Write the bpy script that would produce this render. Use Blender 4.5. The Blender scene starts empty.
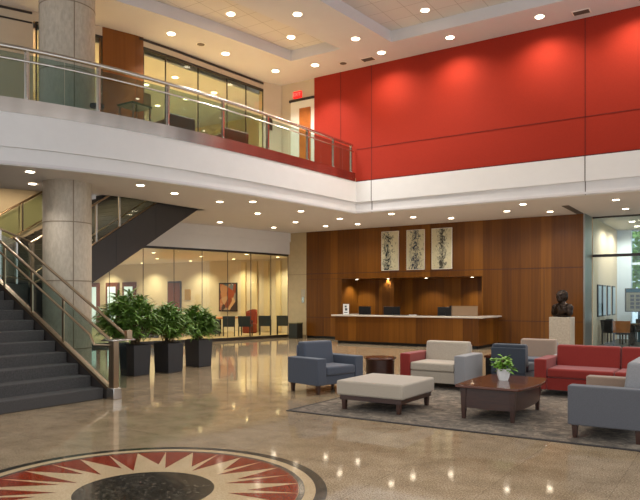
import bpy, bmesh, math, random
from mathutils import Vector, Matrix, Euler, noise as mnoise
random.seed(7)
C = bpy.context.scene.collection
SC = bpy.context.scene
R = math.radians

# ------------------------------------------------------------------ camera, world, exposure
cam = bpy.data.cameras.new('camera')
cam.sensor_width = 36.0
cam.lens = 36.0 * 650.0 / 640.0
cam.shift_y = 49.0 / 640.0
cam.clip_end = 200
cam_o = bpy.data.objects.new('camera', cam)
C.objects.link(cam_o)
cam_o.location = (0, 0, 1.6)
cam_o.rotation_euler = (R(90), 0, R(33))
SC.camera = cam_o

world = bpy.data.worlds.new('daylight')
SC.world = world
world.use_nodes = True
bg = world.node_tree.nodes['Background']
bg.inputs[0].default_value = (0.91, 0.95, 1.0, 1)
bg.inputs[1].default_value = 0.95

SC.view_settings.view_transform = 'Standard'
SC.view_settings.look = 'None'
SC.view_settings.gamma = 1.0
SC.view_settings.use_curve_mapping = False
SC.view_settings.exposure = 0.58

UP_W = 260.0      # downlights in the high ceiling
UP_WASH = 185.0   # the ones that wash the red wall
SO_W = 110.0       # downlights in the soffit
SO_WASH = 80.0
WARM = (1.0, 0.97, 0.93)
WASH = (1.0, 0.86, 0.66)

# ------------------------------------------------------------------ helpers
def lin(c):
    out = []
    for v in c:
        v /= 255.0
        out.append(v / 12.92 if v <= 0.04045 else ((v + 0.055) / 1.055) ** 2.4)
    return tuple(out) + (1.0,)

def lift(mb):
    """the balcony front grows a little taller towards its near, left end"""
    for v in mb.v: v.z += max(0, 18-v.y)*.0235*((v.z-4.34)/2.1)**2
    return mb

class MB:
    """collects shapes and links them as ONE mesh object"""
    def __init__(s):
        s.v, s.f, s.mi = [], [], []
        s.m = 0
    def add(s, vs, fs):
        n = len(s.v)
        s.v += [Vector(p) for p in vs]
        for f in fs:
            s.f.append([i + n for i in f]); s.mi.append(s.m)
        return s
    def box(s, x0, x1, y0, y1, z0, z1):
        vs = [(x0,y0,z0),(x1,y0,z0),(x1,y1,z0),(x0,y1,z0),(x0,y0,z1),(x1,y0,z1),(x1,y1,z1),(x0,y1,z1)]
        return s.add(vs, [(0,3,2,1),(4,5,6,7),(0,1,5,4),(1,2,6,5),(2,3,7,6),(3,0,4,7)])
    def hexa(s, vs):
        return s.add(vs, [(0,3,2,1),(4,5,6,7),(0,1,5,4),(1,2,6,5),(2,3,7,6),(3,0,4,7)])
    def prism(s, poly, z0, z1):
        n = len(poly)
        vs = [(p[0],p[1],z0) for p in poly] + [(p[0],p[1],z1) for p in poly]
        fs = [tuple(range(n-1,-1,-1)), tuple(range(n,2*n))]
        fs += [(i,(i+1)%n,(i+1)%n+n,i+n) for i in range(n)]
        return s.add(vs, fs)
    def prism_x(s, poly, x0, x1):            # poly in (y, z)
        n = len(poly)
        vs = [(x0,p[0],p[1]) for p in poly] + [(x1,p[0],p[1]) for p in poly]
        fs = [tuple(range(n-1,-1,-1)), tuple(range(n,2*n))]
        fs += [(i,(i+1)%n,(i+1)%n+n,i+n) for i in range(n)]
        return s.add(vs, fs)
    def lathe(s, prof, c=(0,0,0), n=32, a0=0.0):
        vs, fs = [], []
        for r, z in prof:
            for k in range(n):
                a = a0 + 2*math.pi*k/n
                vs.append((c[0]+r*math.cos(a), c[1]+r*math.sin(a), c[2]+z))
        for j in range(len(prof)-1):
            for k in range(n):
                fs.append((j*n+k, j*n+(k+1)%n, (j+1)*n+(k+1)%n, (j+1)*n+k))
        fs.append(tuple(range(n-1,-1,-1)))
        fs.append(tuple(range((len(prof)-1)*n, len(prof)*n)))
        return s.add(vs, fs)
    def tube(s, pts, r, n=10):
        pts = [Vector(p) for p in pts]
        vs, fs = [], []
        for i, p in enumerate(pts):
            if i == 0: t = pts[1]-pts[0]
            elif i == len(pts)-1: t = pts[-1]-pts[-2]
            else: t = (pts[i+1]-p).normalized() + (p-pts[i-1]).normalized()
            t.normalize()
            up = Vector((0,0,1)) if abs(t.z) < .9 else Vector((1,0,0))
            a = t.cross(up).normalized(); b = t.cross(a).normalized()
            for k in range(n):
                th = 2*math.pi*k/n
                vs.append(p + a*r*math.cos(th) + b*r*math.sin(th))
        for i in range(len(pts)-1):
            for k in range(n):
                fs.append((i*n+k, i*n+(k+1)%n, (i+1)*n+(k+1)%n, (i+1)*n+k))
        fs.append(tuple(range(n-1,-1,-1)))
        fs.append(tuple(range((len(pts)-1)*n, len(pts)*n)))
        return s.add(vs, fs)
    def strip(s, pts, z0, z1, th=0.0, ox=-1):
        """vertical ribbon along plan points, with thickness th to the -X side"""
        n = len(pts)
        vs = []
        for p in pts:
            vs += [(p[0],p[1],z0),(p[0],p[1],z1),(p[0]+ox*th,p[1],z1),(p[0]+ox*th,p[1],z0)]
        fs = []
        for i in range(n-1):
            a, b = 4*i, 4*i+4
            for k in range(4):
                fs.append((a+k, a+(k+1)%4, b+(k+1)%4, b+k))
        fs.append((0,1,2,3)); fs.append((4*n-1,4*n-2,4*n-3,4*n-4))
        return s.add(vs, fs)
    def slab(s, rows, z0, z1):
        """rows of (y, xa, xb): horizontal plate with curved sides"""
        vs, fs = [], []
        for y, xa, xb in rows:
            vs += [(xa,y,z0),(xb,y,z0),(xb,y,z1),(xa,y,z1)]
        for i in range(len(rows)-1):
            a, b = 4*i, 4*i+4
            for k in range(4):
                fs.append((a+k, a+(k+1)%4, b+(k+1)%4, b+k))
        n = len(rows)
        fs.append((0,1,2,3)); fs.append((4*n-1,4*n-2,4*n-3,4*n-4))
        return s.add(vs, fs)
    def build(s, name, mats, parent=None, local=False, bevel=0.0, seg=2, smooth=True, origin=None):
        if not isinstance(mats, (list, tuple)): mats = [mats]
        off = Vector((0,0,0))
        if parent is not None and not local:
            off = wloc(parent)
        elif parent is None:
            if origin is not None: off = Vector(origin)
            else:
                xs = [v.x for v in s.v]; ys = [v.y for v in s.v]; zs = [v.z for v in s.v]
                off = Vector(((min(xs)+max(xs))/2, (min(ys)+max(ys))/2, min(zs)))
        me = bpy.data.meshes.new(name)
        me.from_pydata([v-off for v in s.v], [], s.f)
        for m in mats: me.materials.append(m)
        me.polygons.foreach_set('material_index', s.mi)
        bm = bmesh.new(); bm.from_mesh(me)
        bmesh.ops.recalc_face_normals(bm, faces=bm.faces)
        bm.to_mesh(me); bm.free()
        me.update()
        if smooth:
            for p in me.polygons: p.use_smooth = True
            me.set_sharp_from_angle(angle=R(38))
        o = bpy.data.objects.new(name, me)
        C.objects.link(o)
        if parent is not None: o.parent = parent
        else: o.location = off
        if bevel:
            b = o.modifiers.new('bevel', 'BEVEL'); b.width = bevel; b.segments = seg
            b.limit_method = 'ANGLE'; b.angle_limit = R(40); b.harden_normals = False
        return o

def wloc(o):
    v = Vector(o.location)
    while o.parent is not None:
        o = o.parent; v = v + Vector(o.location)
    return v

def tag(o, label=None, cat=None, group=None, kind=None):
    if label: o['label'] = label
    if cat: o['category'] = cat
    if group: o['group'] = group
    if kind: o['kind'] = kind
    return o

def thing(name, label, cat, loc=(0,0,0), rz=0.0, group=None):
    o = bpy.data.objects.new(name, None)
    C.objects.link(o)
    o.location = loc; o.rotation_euler = (0,0,rz); o.empty_display_size = .1
    return tag(o, label, cat, group)

def struct(o, label=None, cat=None):
    return tag(o, label, cat, None, 'structure')

# ------------------------------------------------------------------ materials
def new_mat(name):
    m = bpy.data.materials.new(name); m.use_nodes = True
    nt = m.node_tree
    return m, nt, nt.nodes['Principled BSDF']

def N(nt, kind, **kw):
    n = nt.nodes.new(kind)
    for k, v in kw.items():
        if k in ('op',): n.operation = v
        else: setattr(n, k, v)
    return n

def mapped(nt, scale, obj=False):
    if obj:
        t = N(nt, 'ShaderNodeTexCoord'); src = t.outputs['Object']
    else:
        g = N(nt, 'ShaderNodeNewGeometry'); src = g.outputs['Position']
    mp = N(nt, 'ShaderNodeMapping'); mp.inputs['Scale'].default_value = scale
    nt.links.new(src, mp.inputs['Vector'])
    return mp.outputs['Vector']

def ramp(nt, fac, stops):
    r = N(nt, 'ShaderNodeValToRGB')
    e = r.color_ramp.elements
    while len(e) < len(stops): e.new(.5)
    for el, (p, c) in zip(e, stops):
        el.position = p; el.color = c
    nt.links.new(fac, r.inputs['Fac'])
    return r.outputs['Color']

def plain(name, col, rough=.5, metal=0.0, var=0.0, scale=8.0, bump=0.0, spec=.5, coat=0.0, obj=False, detail=4, sheen=0.0):
    m, nt, b = new_mat(name)
    c = lin(col)
    b.inputs['Roughness'].default_value = rough
    b.inputs['Metallic'].default_value = metal
    b.inputs['Specular IOR Level'].default_value = spec
    b.inputs['Coat Weight'].default_value = coat
    b.inputs['Sheen Weight'].default_value = sheen
    b.inputs['Base Color'].default_value = c
    if var or bump:
        sc = scale if isinstance(scale, tuple) else (scale,)*3
        n = N(nt, 'ShaderNodeTexNoise'); n.inputs['Scale'].default_value = 1.0
        n.inputs['Detail'].default_value = detail; n.inputs['Roughness'].default_value = .65
        nt.links.new(mapped(nt, sc, obj), n.inputs['Vector'])
        if var:
            lo = tuple(x*(1-var) for x in c[:3])+(1,); hi = tuple(min(1,x*(1+var)) for x in c[:3])+(1,)
            nt.links.new(ramp(nt, n.outputs['Fac'], [(.3,lo),(.7,hi)]), b.inputs['Base Color'])
        if bump:
            bp = N(nt, 'ShaderNodeBump'); bp.inputs['Strength'].default_value = bump; bp.inputs['Distance'].default_value = .01
            nt.links.new(n.outputs['Fac'], bp.inputs['Height']); nt.links.new(bp.outputs['Normal'], b.inputs['Normal'])
    return m

def emit(name, col, st):
    m, nt, b = new_mat(name)
    b.inputs['Base Color'].default_value = lin(col)
    b.inputs['Emission Color'].default_value = lin(col)
    b.inputs['Emission Strength'].default_value = st
    return m

def glass(name, tint=(235,245,240), refl=1.0, rough=0.0):
    m = bpy.data.materials.new(name); m.use_nodes = True
    nt = m.node_tree; nt.nodes.clear()
    out = N(nt, 'ShaderNodeOutputMaterial'); mix = N(nt, 'ShaderNodeMixShader')
    tr = N(nt, 'ShaderNodeBsdfTransparent'); tr.inputs[0].default_value = lin(tint)
    gl = N(nt, 'ShaderNodeBsdfGlossy'); gl.inputs['Roughness'].default_value = rough
    gl.inputs['Color'].default_value = (1,1,1,1)
    lw = N(nt, 'ShaderNodeLayerWeight'); lw.inputs['Blend'].default_value = .5
    po = N(nt, 'ShaderNodeMath', op='POWER'); po.inputs[1].default_value = 5.0
    nt.links.new(lw.outputs['Facing'], po.inputs[0])
    mu = N(nt, 'ShaderNodeMath', op='MULTIPLY_ADD'); mu.inputs[1].default_value = .9*refl; mu.inputs[2].default_value = .035*refl
    nt.links.new(po.outputs[0], mu.inputs[0]); nt.links.new(mu.outputs[0], mix.inputs[0])
    nt.links.new(tr.outputs[0], mix.inputs[1]); nt.links.new(gl.outputs[0], mix.inputs[2])
    nt.links.new(mix.outputs[0], out.inputs['Surface'])
    return m

def veneer(name, dark, mid, light, plank=.3, axis='X', rough=.35, gap=True, coat=0.0):
    """wood veneer in vertical planks that differ in tone, with fine vertical grain"""
    m, nt, b = new_mat(name)
    g = N(nt, 'ShaderNodeNewGeometry')
    sep = N(nt, 'ShaderNodeSeparateXYZ'); nt.links.new(g.outputs['Position'], sep.inputs[0])
    u = N(nt, 'ShaderNodeMath', op='ADD')
    nt.links.new(sep.outputs['X'], u.inputs[0]); nt.links.new(sep.outputs['Y'], u.inputs[1])
    d = N(nt, 'ShaderNodeMath', op='DIVIDE'); d.inputs[1].default_value = plank
    nt.links.new(u.outputs[0], d.inputs[0])
    fl = N(nt, 'ShaderNodeMath', op='FLOOR'); nt.links.new(d.outputs[0], fl.inputs[0])
    wn = N(nt, 'ShaderNodeTexWhiteNoise'); wn.noise_dimensions = '1D'; nt.links.new(fl.outputs[0], wn.inputs['W'])
    n = N(nt, 'ShaderNodeTexNoise'); n.inputs['Scale'].default_value = 1; n.inputs['Detail'].default_value = 5
    nt.links.new(mapped(nt, (16,16,.5)), n.inputs['Vector'])
    a = N(nt, 'ShaderNodeMath', op='MULTIPLY'); a.inputs[1].default_value = .55; nt.links.new(wn.outputs['Value'], a.inputs[0])
    c2 = N(nt, 'ShaderNodeMath', op='MULTIPLY'); c2.inputs[1].default_value = .5; nt.links.new(n.outputs['Fac'], c2.inputs[0])
    s = N(nt, 'ShaderNodeMath', op='ADD'); nt.links.new(a.outputs[0], s.inputs[0]); nt.links.new(c2.outputs[0], s.inputs[1])
    nt.links.new(ramp(nt, s.outputs[0], [(.12,lin(dark)),(.5,lin(mid)),(.9,lin(light))]), b.inputs['Base Color'])
    b.inputs['Roughness'].default_value = rough; b.inputs['Coat Weight'].default_value = coat
    b.inputs['Specular IOR Level'].default_value = .3
    return m

def granite(name, base, dark, light, grid=None, rough=.09, scale=70):
    m, nt, b = new_mat(name)
    n1 = N(nt, 'ShaderNodeTexNoise'); n1.inputs['Scale'].default_value = scale; n1.inputs['Detail'].default_value = 3; n1.inputs['Roughness'].default_value=.7
    n2 = N(nt, 'ShaderNodeTexNoise'); n2.inputs['Scale'].default_value = 3.0; n2.inputs['Detail'].default_value = 5; n2.inputs['Roughness'].default_value=.65
    p = mapped(nt, (1,1,1))
    nt.links.new(p, n1.inputs['Vector']); nt.links.new(p, n2.inputs['Vector'])
    a = N(nt, 'ShaderNodeMath', op='MULTIPLY'); a.inputs[1].default_value = .75; nt.links.new(n1.outputs['Fac'], a.inputs[0])
    c2 = N(nt, 'ShaderNodeMath', op='MULTIPLY_ADD'); c2.inputs[1].default_value = .25; nt.links.new(n2.outputs['Fac'], c2.inputs[0]); nt.links.new(a.outputs[0], c2.inputs[2])
    col = ramp(nt, c2.outputs[0], [(.36,lin(dark)),(.5,lin(base)),(.64,lin(light))])
    if grid:
        br = N(nt, 'ShaderNodeTexBrick'); br.offset = 0.0
        br.inputs['Scale'].default_value = 1.0; br.inputs['Brick Width'].default_value = grid; br.inputs['Row Height'].default_value = grid
        br.inputs['Mortar Size'].default_value = .003; br.inputs['Bias'].default_value = 0
        br.inputs['Color1'].default_value = (.93,.93,.93,1); br.inputs['Color2'].default_value = (1.05,1.05,1.05,1); br.inputs['Mortar'].default_value = (.7,.68,.66,1)
        nt.links.new(p, br.inputs['Vector'])
        mx = N(nt, 'ShaderNodeMix'); mx.data_type = 'RGBA'; mx.blend_type = 'MULTIPLY'; mx.inputs['Factor'].default_value = 1
        nt.links.new(col, mx.inputs['A']); nt.links.new(br.outputs['Color'], mx.inputs['B'])
        col = mx.outputs['Result']
    nt.links.new(col, b.inputs['Base Color'])
    b.inputs['Roughness'].default_value = rough
    b.inputs['IOR'].default_value = 1.55
    return m

M = {}
M['floor'] = granite('polished_beige_granite', (164,142,112), (108,89,67), (198,179,150), grid=.9, rough=.055)
M['black_granite'] = granite('black_granite', (46,43,37), (20,20,18), (112,104,90), scale=28)
M['grey_granite'] = granite('grey_granite', (92,84,74), (60,56,50), (120,112,100))
M['cream_granite'] = granite('cream_granite', (206,180,140), (186,158,118), (220,196,160))
M['red_granite'] = granite('red_granite', (140,44,24), (108,30,16), (164,62,36))
M['white_wall'] = plain('white_painted_plaster', (215,212,209), .6, var=.02, scale=3)
M['ceiling'] = plain('ceiling_paint', (206,201,200), .8, var=.015, scale=2)
M['beige_wall'] = plain('beige_paint', (208,192,164), .6, var=.04, scale=2)
M['tile_wall'] = plain('beige_stone_tile', (186,166,128), .35, var=.06, scale=6)
M['dark_trim'] = plain('dark_bronze_trim', (40,30,24), .4)
M['red_panel'] = plain('red_fabric_panel', (150,36,16), .85, var=.07, scale=(30,30,30), bump=.06, detail=6, spec=.3)
M['wood_wall'] = veneer('cherry_veneer', (76,41,8), (106,62,14), (134,84,24), plank=.33)
M['wood_upper'] = veneer('cherry_veneer_upper', (92,48,12), (118,68,20), (142,86,30), plank=.45)
M['wood_dark'] = plain('mahogany', (58,30,17), .42, var=.25, scale=(4,40,40), coat=.1, obj=True)
M['wood_top'] = plain('mahogany_top', (88,44,24), .2, var=.25, scale=(3,40,40), coat=.3, obj=True)
M['wood_tan'] = plain('tan_wood', (172,96,36), .4, var=.2, scale=(4,30,4), obj=True)
M['stone_col'] = plain('column_stone', (176,163,145), .55, var=.16, scale=(14,14,6), detail=6)
M['stone_ped'] = plain('pedestal_stone', (172,160,142), .5, var=.18, scale=18, detail=6)
M['steel'] = plain('brushed_steel', (196,190,182), .26, 1.0, var=.06, scale=(3,3,60))
M['steel_warm'] = plain('satin_bronze_steel', (176,152,124), .28, 1.0)
M['band'] = plain('steel_band_painted_streaks', (184,176,168), .22, 1.0, var=.28, scale=(1.2,1.2,.2), detail=2)  # colour noise paints streaked lamp highlights into the steel
M['glass'] = glass('clear_glass', (236,242,234), .8)
M['glass_green'] = glass('green_tinted_glass', (214,228,226), 1.0)
M['glass_dark'] = glass('smoked_glass', (196,180,162), 2.2)
M['glass_cool'] = glass('cool_clear_glass', (238,246,248), .9)
M['carpet_stair'] = plain('charcoal_stair_carpet', (72,69,67), .95, var=.35, scale=60, bump=.2)
M['stair_side'] = plain('dark_stair_metal', (48,42,38), .45, var=.08, scale=4)
M['carpet_room'] = plain('grey_green_carpet', (86,88,84), .95, var=.25, scale=14)
M['room_floor'] = plain('beige_room_floor', (176,150,110), .35, var=.08, scale=5)
M['rug'] = None
M['lens'] = emit('lamp_lens', (255,240,214), 9.0)
M['lens_warm'] = emit('lamp_lens_warm', (255,226,176), 7.0)
M['trim_white'] = plain('white_enamel', (232,224,212), .4)
M['vent'] = plain('vent_grey', (92,78,68), .6)
M['blue_fabric'] = plain('slate_blue_fabric', (69,74,85), .9, var=.14, scale=90, sheen=.2)
M['navy_fabric'] = plain('dark_slate_fabric', (54,60,69), .9, var=.14, scale=90, sheen=.2)
M['cream_fabric'] = plain('oatmeal_fabric', (174,161,143), .92, var=.13, scale=70, sheen=.2)
M['grey_fabric'] = plain('cool_grey_fabric', (142,140,140), .92, var=.10, scale=80, sheen=.2)
M['midgrey_fabric'] = plain('mid_grey_fabric', (90,90,94), .92, var=.10, scale=80, sheen=.2)
M['red_fabric'] = plain('brick_red_fabric', (132,32,21), .9, var=.12, scale=90, sheen=.2)
M['taupe_fabric'] = plain('taupe_fabric', (150,128,110), .92, var=.10, scale=80, sheen=.2)
M['chair_blue'] = plain('dark_blue_upholstery', (36,46,58), .75, var=.1, scale=60)
M['black'] = plain('black_plastic', (16,16,18), .4)
M['black_seat'] = plain('black_upholstery', (26,27,30), .7)
M['planter'] = plain('charcoal_planter', (42,40,42), .5, var=.15, scale=(60,60,2), bump=.15)
M['soil'] = plain('dark_soil', (46,34,24), .95, var=.3, scale=40)
M['leaf'] = plain('dark_green_leaf', (98,130,52), .42, var=.45, scale=9)
M['leaf_bright'] = plain('fresh_green_leaf', (112,158,44), .45, var=.3, scale=40)
M['leaf_tree'] = plain('sunlit_tree_leaf', (166,204,104), .6, var=.3, scale=2)
M['stem'] = plain('brown_stem', (88,70,44), .8, var=.2, scale=20)
M['pot_white'] = plain('white_ceramic', (232,230,224), .3)
M['bronze'] = plain('dark_bronze', (50,38,30), .42, .75, var=.3, scale=14)
M['counter_top'] = plain('pale_stone_counter', (206,194,178), .2, var=.06, scale=30)
M['paper'] = plain('white_paper', (236,234,230), .7)
M['ink'] = plain('grey_ink', (80,84,92), .7)
M['door_brown'] = veneer('brown_door_veneer', (96,46,16), (122,62,24), (140,76,32), plank=2.0)
M['door_white'] = plain('white_door_paint', (224,216,202), .5)
M['exit_red'] = emit('exit_sign_red', (255,30,28), .75)
M['exit_text'] = emit('exit_sign_letters', (255,120,110), .8)
M['screen'] = plain('display_screen', (150,146,124), .35)
M['teal'] = plain('teal_paint', (24,84,104), .5)
M['pillar_white'] = plain('cool_white_paint', (214,226,238), .6)

def rug_mat():
    m, nt, b = new_mat('patterned_rug')
    n = N(nt, 'ShaderNodeTexNoise'); n.inputs['Scale'].default_value = 6; n.inputs['Detail'].default_value = 8; n.inputs['Roughness'].default_value = .8
    n.inputs['Distortion'].default_value = 1.2
    v = N(nt, 'ShaderNodeTexVoronoi'); v.inputs['Scale'].default_value = 3.2; v.feature = 'DISTANCE_TO_EDGE'
    p = mapped(nt, (1,1,1)); nt.links.new(p, n.inputs['Vector']); nt.links.new(p, v.inputs['Vector'])
    a = N(nt, 'ShaderNodeMath', op='MULTIPLY_ADD'); a.inputs[1].default_value = -.18
    nt.links.new(v.outputs['Distance'], a.inputs[0]); nt.links.new(n.outputs['Fac'], a.inputs[2])
    nt.links.new(ramp(nt, a.outputs[0], [(.3,lin((64,58,52))),(.46,lin((104,94,82))),(.6,lin((146,132,114)))]), b.inputs['Base Color'])
    b.inputs['Roughness'].default_value = .97
    return m
M['rug'] = rug_mat()
M['rug_edge'] = plain('rug_binding', (58,52,48), .95)

def ink_mat(name, seed, cx, w, dark):
    """cream sheet with brushed dark marks gathered along one upright band"""
    m, nt, b = new_mat(name)
    t = N(nt, 'ShaderNodeTexCoord')
    mp = N(nt, 'ShaderNodeMapping'); mp.inputs['Location'].default_value = (seed*7.3, seed*3.1, seed*1.7); mp.inputs['Scale'].default_value = (4.2,4.2,2.6)
    nt.links.new(t.outputs['Object'], mp.inputs['Vector'])
    n = N(nt, 'ShaderNodeTexNoise'); n.inputs['Scale'].default_value = 2.0; n.inputs['Detail'].default_value = 6; n.inputs['Roughness'].default_value = .7; n.inputs['Distortion'].default_value = 1.6
    nt.links.new(mp.outputs[0], n.inputs['Vector'])
    sep = N(nt, 'ShaderNodeSeparateXYZ'); nt.links.new(t.outputs['Object'], sep.inputs[0])
    s1 = N(nt, 'ShaderNodeMath', op='SUBTRACT'); s1.inputs[1].default_value = cx; nt.links.new(sep.outputs['X'], s1.inputs[0])
    ab = N(nt, 'ShaderNodeMath', op='ABSOLUTE'); nt.links.new(s1.outputs[0], ab.inputs[0])
    mr = N(nt, 'ShaderNodeMapRange'); mr.inputs['From Min'].default_value = 0; mr.inputs['From Max'].default_value = w
    mr.inputs['To Min'].default_value = .10; mr.inputs['To Max'].default_value = -.12
    nt.links.new(ab.outputs[0], mr.inputs['Value'])
    ad = N(nt, 'ShaderNodeMath', op='ADD'); nt.links.new(n.outputs['Fac'], ad.inputs[0]); nt.links.new(mr.outputs[0], ad.inputs[1])
    cream = lin((202,192,156))
    nt.links.new(ramp(nt, ad.outputs[0], [(.46,cream),(.54,lin((150,146,126))),(.62,lin(dark))]), b.inputs['Base Color'])
    b.inputs['Roughness'].default_value = .25
    return m

def art_mat():
    m, nt, b = new_mat('abstract_print')
    v = N(nt, 'ShaderNodeTexVoronoi'); v.inputs['Scale'].default_value = 2.6
    t = N(nt, 'ShaderNodeTexCoord'); nt.links.new(t.outputs['Object'], v.inputs['Vector'])
    sp = N(nt, 'ShaderNodeSeparateXYZ'); nt.links.new(v.outputs['Color'], sp.inputs[0])
    nt.links.new(ramp(nt, sp.outputs['X'], [(.1,lin((60,38,30))),(.35,lin((150,66,30))),(.6,lin((196,150,104))),(.85,lin((96,104,110)))]), b.inputs['Base Color'])
    return m

# ------------------------------------------------------------------ plan curves
def edge(y):                     # balcony edge: plan curve bowing into the atrium
    if y < 7.4: return edge(7.4) - .50*(7.4-y)
    return -11.327 + .05969*y - 1.6698*math.exp(-(y-7.4)/3.2)
UW = [(6.0,-17.6),(8.5,-15.9),(9.24,-15.5),(10,-15.15),(11.2,-14.6),(12.5,-14.15),(13.7,-13.97),(14.9,-13.85),(16.2,-13.72),(17.4,-13.6)]
def lerp_tab(tab, y):
    for (a, xa), (b, xb) in zip(tab, tab[1:]):
        if y <= b: return xa + (xb-xa)*(y-a)/(b-a)
    return tab[-1][1]
def upw(y): return lerp_tab(UW, y)
def lgw(y):                      # lower glass wall
    t = 22.1 - y
    return -15.9 - .12*t - .0183*t*t
OPEN = [(4.0,-18.2),(8.0,-16.1),(9.16,-15.4),(10,-14.9),(10.97,-14.25),(11.8,-13.95),(14.9,-13.9)]
def frange(a, b, n): return [a + (b-a)*i/n for i in range(n+1)]

Z_SOF, Z_FAS, Z_UP, Z_CEIL, Z_COF = 4.34, 5.33, 5.45, 8.95, 9.27

# ------------------------------------------------------------------ setting: floors, ceilings, walls
struct(MB().box(-34,6,-4,23.2,-.1,0).build('floor', M['floor'], origin=(0,0,0)))
struct(MB().box(-4.25,6,23.2,29,-.1,.0).build('floor_reading_room', M['carpet_room'], origin=(0,26,0)))
mb = MB(); ys = frange(12.2, 22.1, 14)
mb.slab([(y,-34,lgw(y)-.05) for y in ys] + [(24.6,-34,-15.5)], 0.0, .012)
struct(mb.build('floor_meeting_room', M['room_floor']))

# upper floor slab, soffit and fascia
ys = frange(3.0, 18.0, 34)
struct(MB().slab([(y,-26,edge(y)-.03) for y in ys] + [(18.2,-26,-10.3)], 5.30, Z_UP).build('floor_balcony', M['room_floor']))
mb = MB()
mb.slab([(y, lerp_tab(OPEN,y), edge(y)-.02) for y in frange(4.0,14.9,26)], Z_SOF, Z_SOF+.06)
mb.slab([(y, lgw(y)-.3, edge(y)-.02) for y in frange(14.9,18.0,8)], Z_SOF, Z_SOF+.06)
mb.slab([(y, lgw(min(y,22.1))-.3, 5.0) for y in frange(18.0,22.1,8)] + [(23.2,-16.3,5.0)], Z_SOF, Z_SOF+.06)
mb.strip([(lerp_tab(OPEN,y),y) for y in frange(4.0,14.9,26)], Z_SOF, 5.30, .05, ox=1)
mb.box(-18.3,-13.85,14.85,14.95,Z_SOF,5.30)
struct(mb.build('ceiling_soffit', M['ceiling']))
mb = MB()
pts = [(edge(y),y) for y in frange(3.0,18.06,40)]
mb.strip([(x+.0,y) for x,y in pts], 4.68, Z_FAS, .15)
mb.strip([(x-.05,y) for x,y in pts], Z_SOF-.02, 4.68, .10)
struct(lift(mb).build('wall_balcony_fascia', M['white_wall']))
mb = MB()
mb.box(-10.31,5.0,18.0,18.2,4.68,Z_FAS)
mb.box(-10.36,5.0,18.05,18.2,Z_SOF-.02,4.68)
o = struct(mb.build('wall_reception_fascia', M['white_wall']))
mb = MB()
for x in (-9.77,-3.44,2.9): mb.box(x-.012,x+.012,17.994,18.0,4.68,Z_FAS); mb.box(x-.012,x+.012,18.044,18.05,4.32,4.68)
mb.build('joint', plain('fascia_joint', (96,88,82), .7), o)

# red wall with reveal joints
o = struct(MB().box(-11.93,5.0,18.02,18.3,Z_FAS,Z_CEIL).build('wall_red', M['red_panel']))
mb = MB()
for x in (-10.9,-9.77,-3.44,2.9): mb.box(x-.007,x+.007,18.012,18.02,Z_FAS,Z_CEIL)
mb.box(-10.3,5.0,18.012,18.02,6.36,6.372)
mb.box(-10.3,5.0,18.0,18.02,Z_FAS,Z_FAS+.03)
mb.build('joint', plain('red_panel_joint', (82,14,10), .9), o)

# high ceiling with two coffers
def c1l(y): return edge(y) - 1.23 - .075*(16.4-y)
def c1r(y): return -9.90 + .163*(y-16.3)
def c2l(y): return -8.42 + .09*(y-16.7)
mb = MB()
ys = frange(0.0, 16.35, 30)
mb.slab([(y, -26, c1l(y)-.05) for y in ys], Z_CEIL, Z_CEIL+.1)
mb.slab([(y, c1r(y)+.05, c2l(y)-.05) for y in ys], Z_CEIL, Z_CEIL+.1)
mb.slab([(16.40,-26,c2l(16.40)-.05),(16.75,-26,c2l(16.7)-.05)], Z_CEIL, Z_CEIL+.1)
mb.box(-26,5.0,16.75,18.3,Z_CEIL,Z_CEIL+.1)
mb.box(-26,c1l(16.35)-.05,16.35,16.40,Z_CEIL,Z_CEIL+.1)
mb.box(c1r(16.35)+.05,c2l(16.35)-.05,16.35,16.40,Z_CEIL,Z_CEIL+.1)
# coffer cheeks
mb.strip([(c1l(y),y) for y in ys], Z_CEIL, Z_COF, .05)
mb.strip([(c1r(y)+.05,y) for y in ys], Z_CEIL, Z_COF, .05)
mb.strip([(c2l(y),y) for y in frange(0,16.7,30)], Z_CEIL, Z_COF, .05)
mb.box(c1l(16.35)-.05,c1r(16.35)+.05,16.352,16.398,Z_CEIL,Z_COF)
mb.box(c2l(16.7)-.05,5.0,16.7,16.748,Z_CEIL,Z_COF)
struct(mb.build('ceiling', M['ceiling']))
def acoustic():
    m, nt, b = new_mat('acoustic_tiles')
    br = N(nt, 'ShaderNodeTexBrick'); br.offset = 0.0
    br.inputs['Scale'].default_value = 1.0; br.inputs['Brick Width'].default_value = .62; br.inputs['Row Height'].default_value = .62
    br.inputs['Mortar Size'].default_value = .008
    br.inputs['Color1'].default_value = lin((206,199,192)); br.inputs['Color2'].default_value = lin((210,203,196)); br.inputs['Mortar'].default_value = lin((172,162,152))
    nt.links.new(mapped(nt, (1,1,1)), br.inputs['Vector']); nt.links.new(br.outputs['Color'], b.inputs['Base Color'])
    b.inputs['Roughness'].default_value = .9
    return m
struct(MB().box(-14.5,5.0,0.0,16.75,Z_COF,Z_COF+.08).build('ceiling_coffer', acoustic()))

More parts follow.
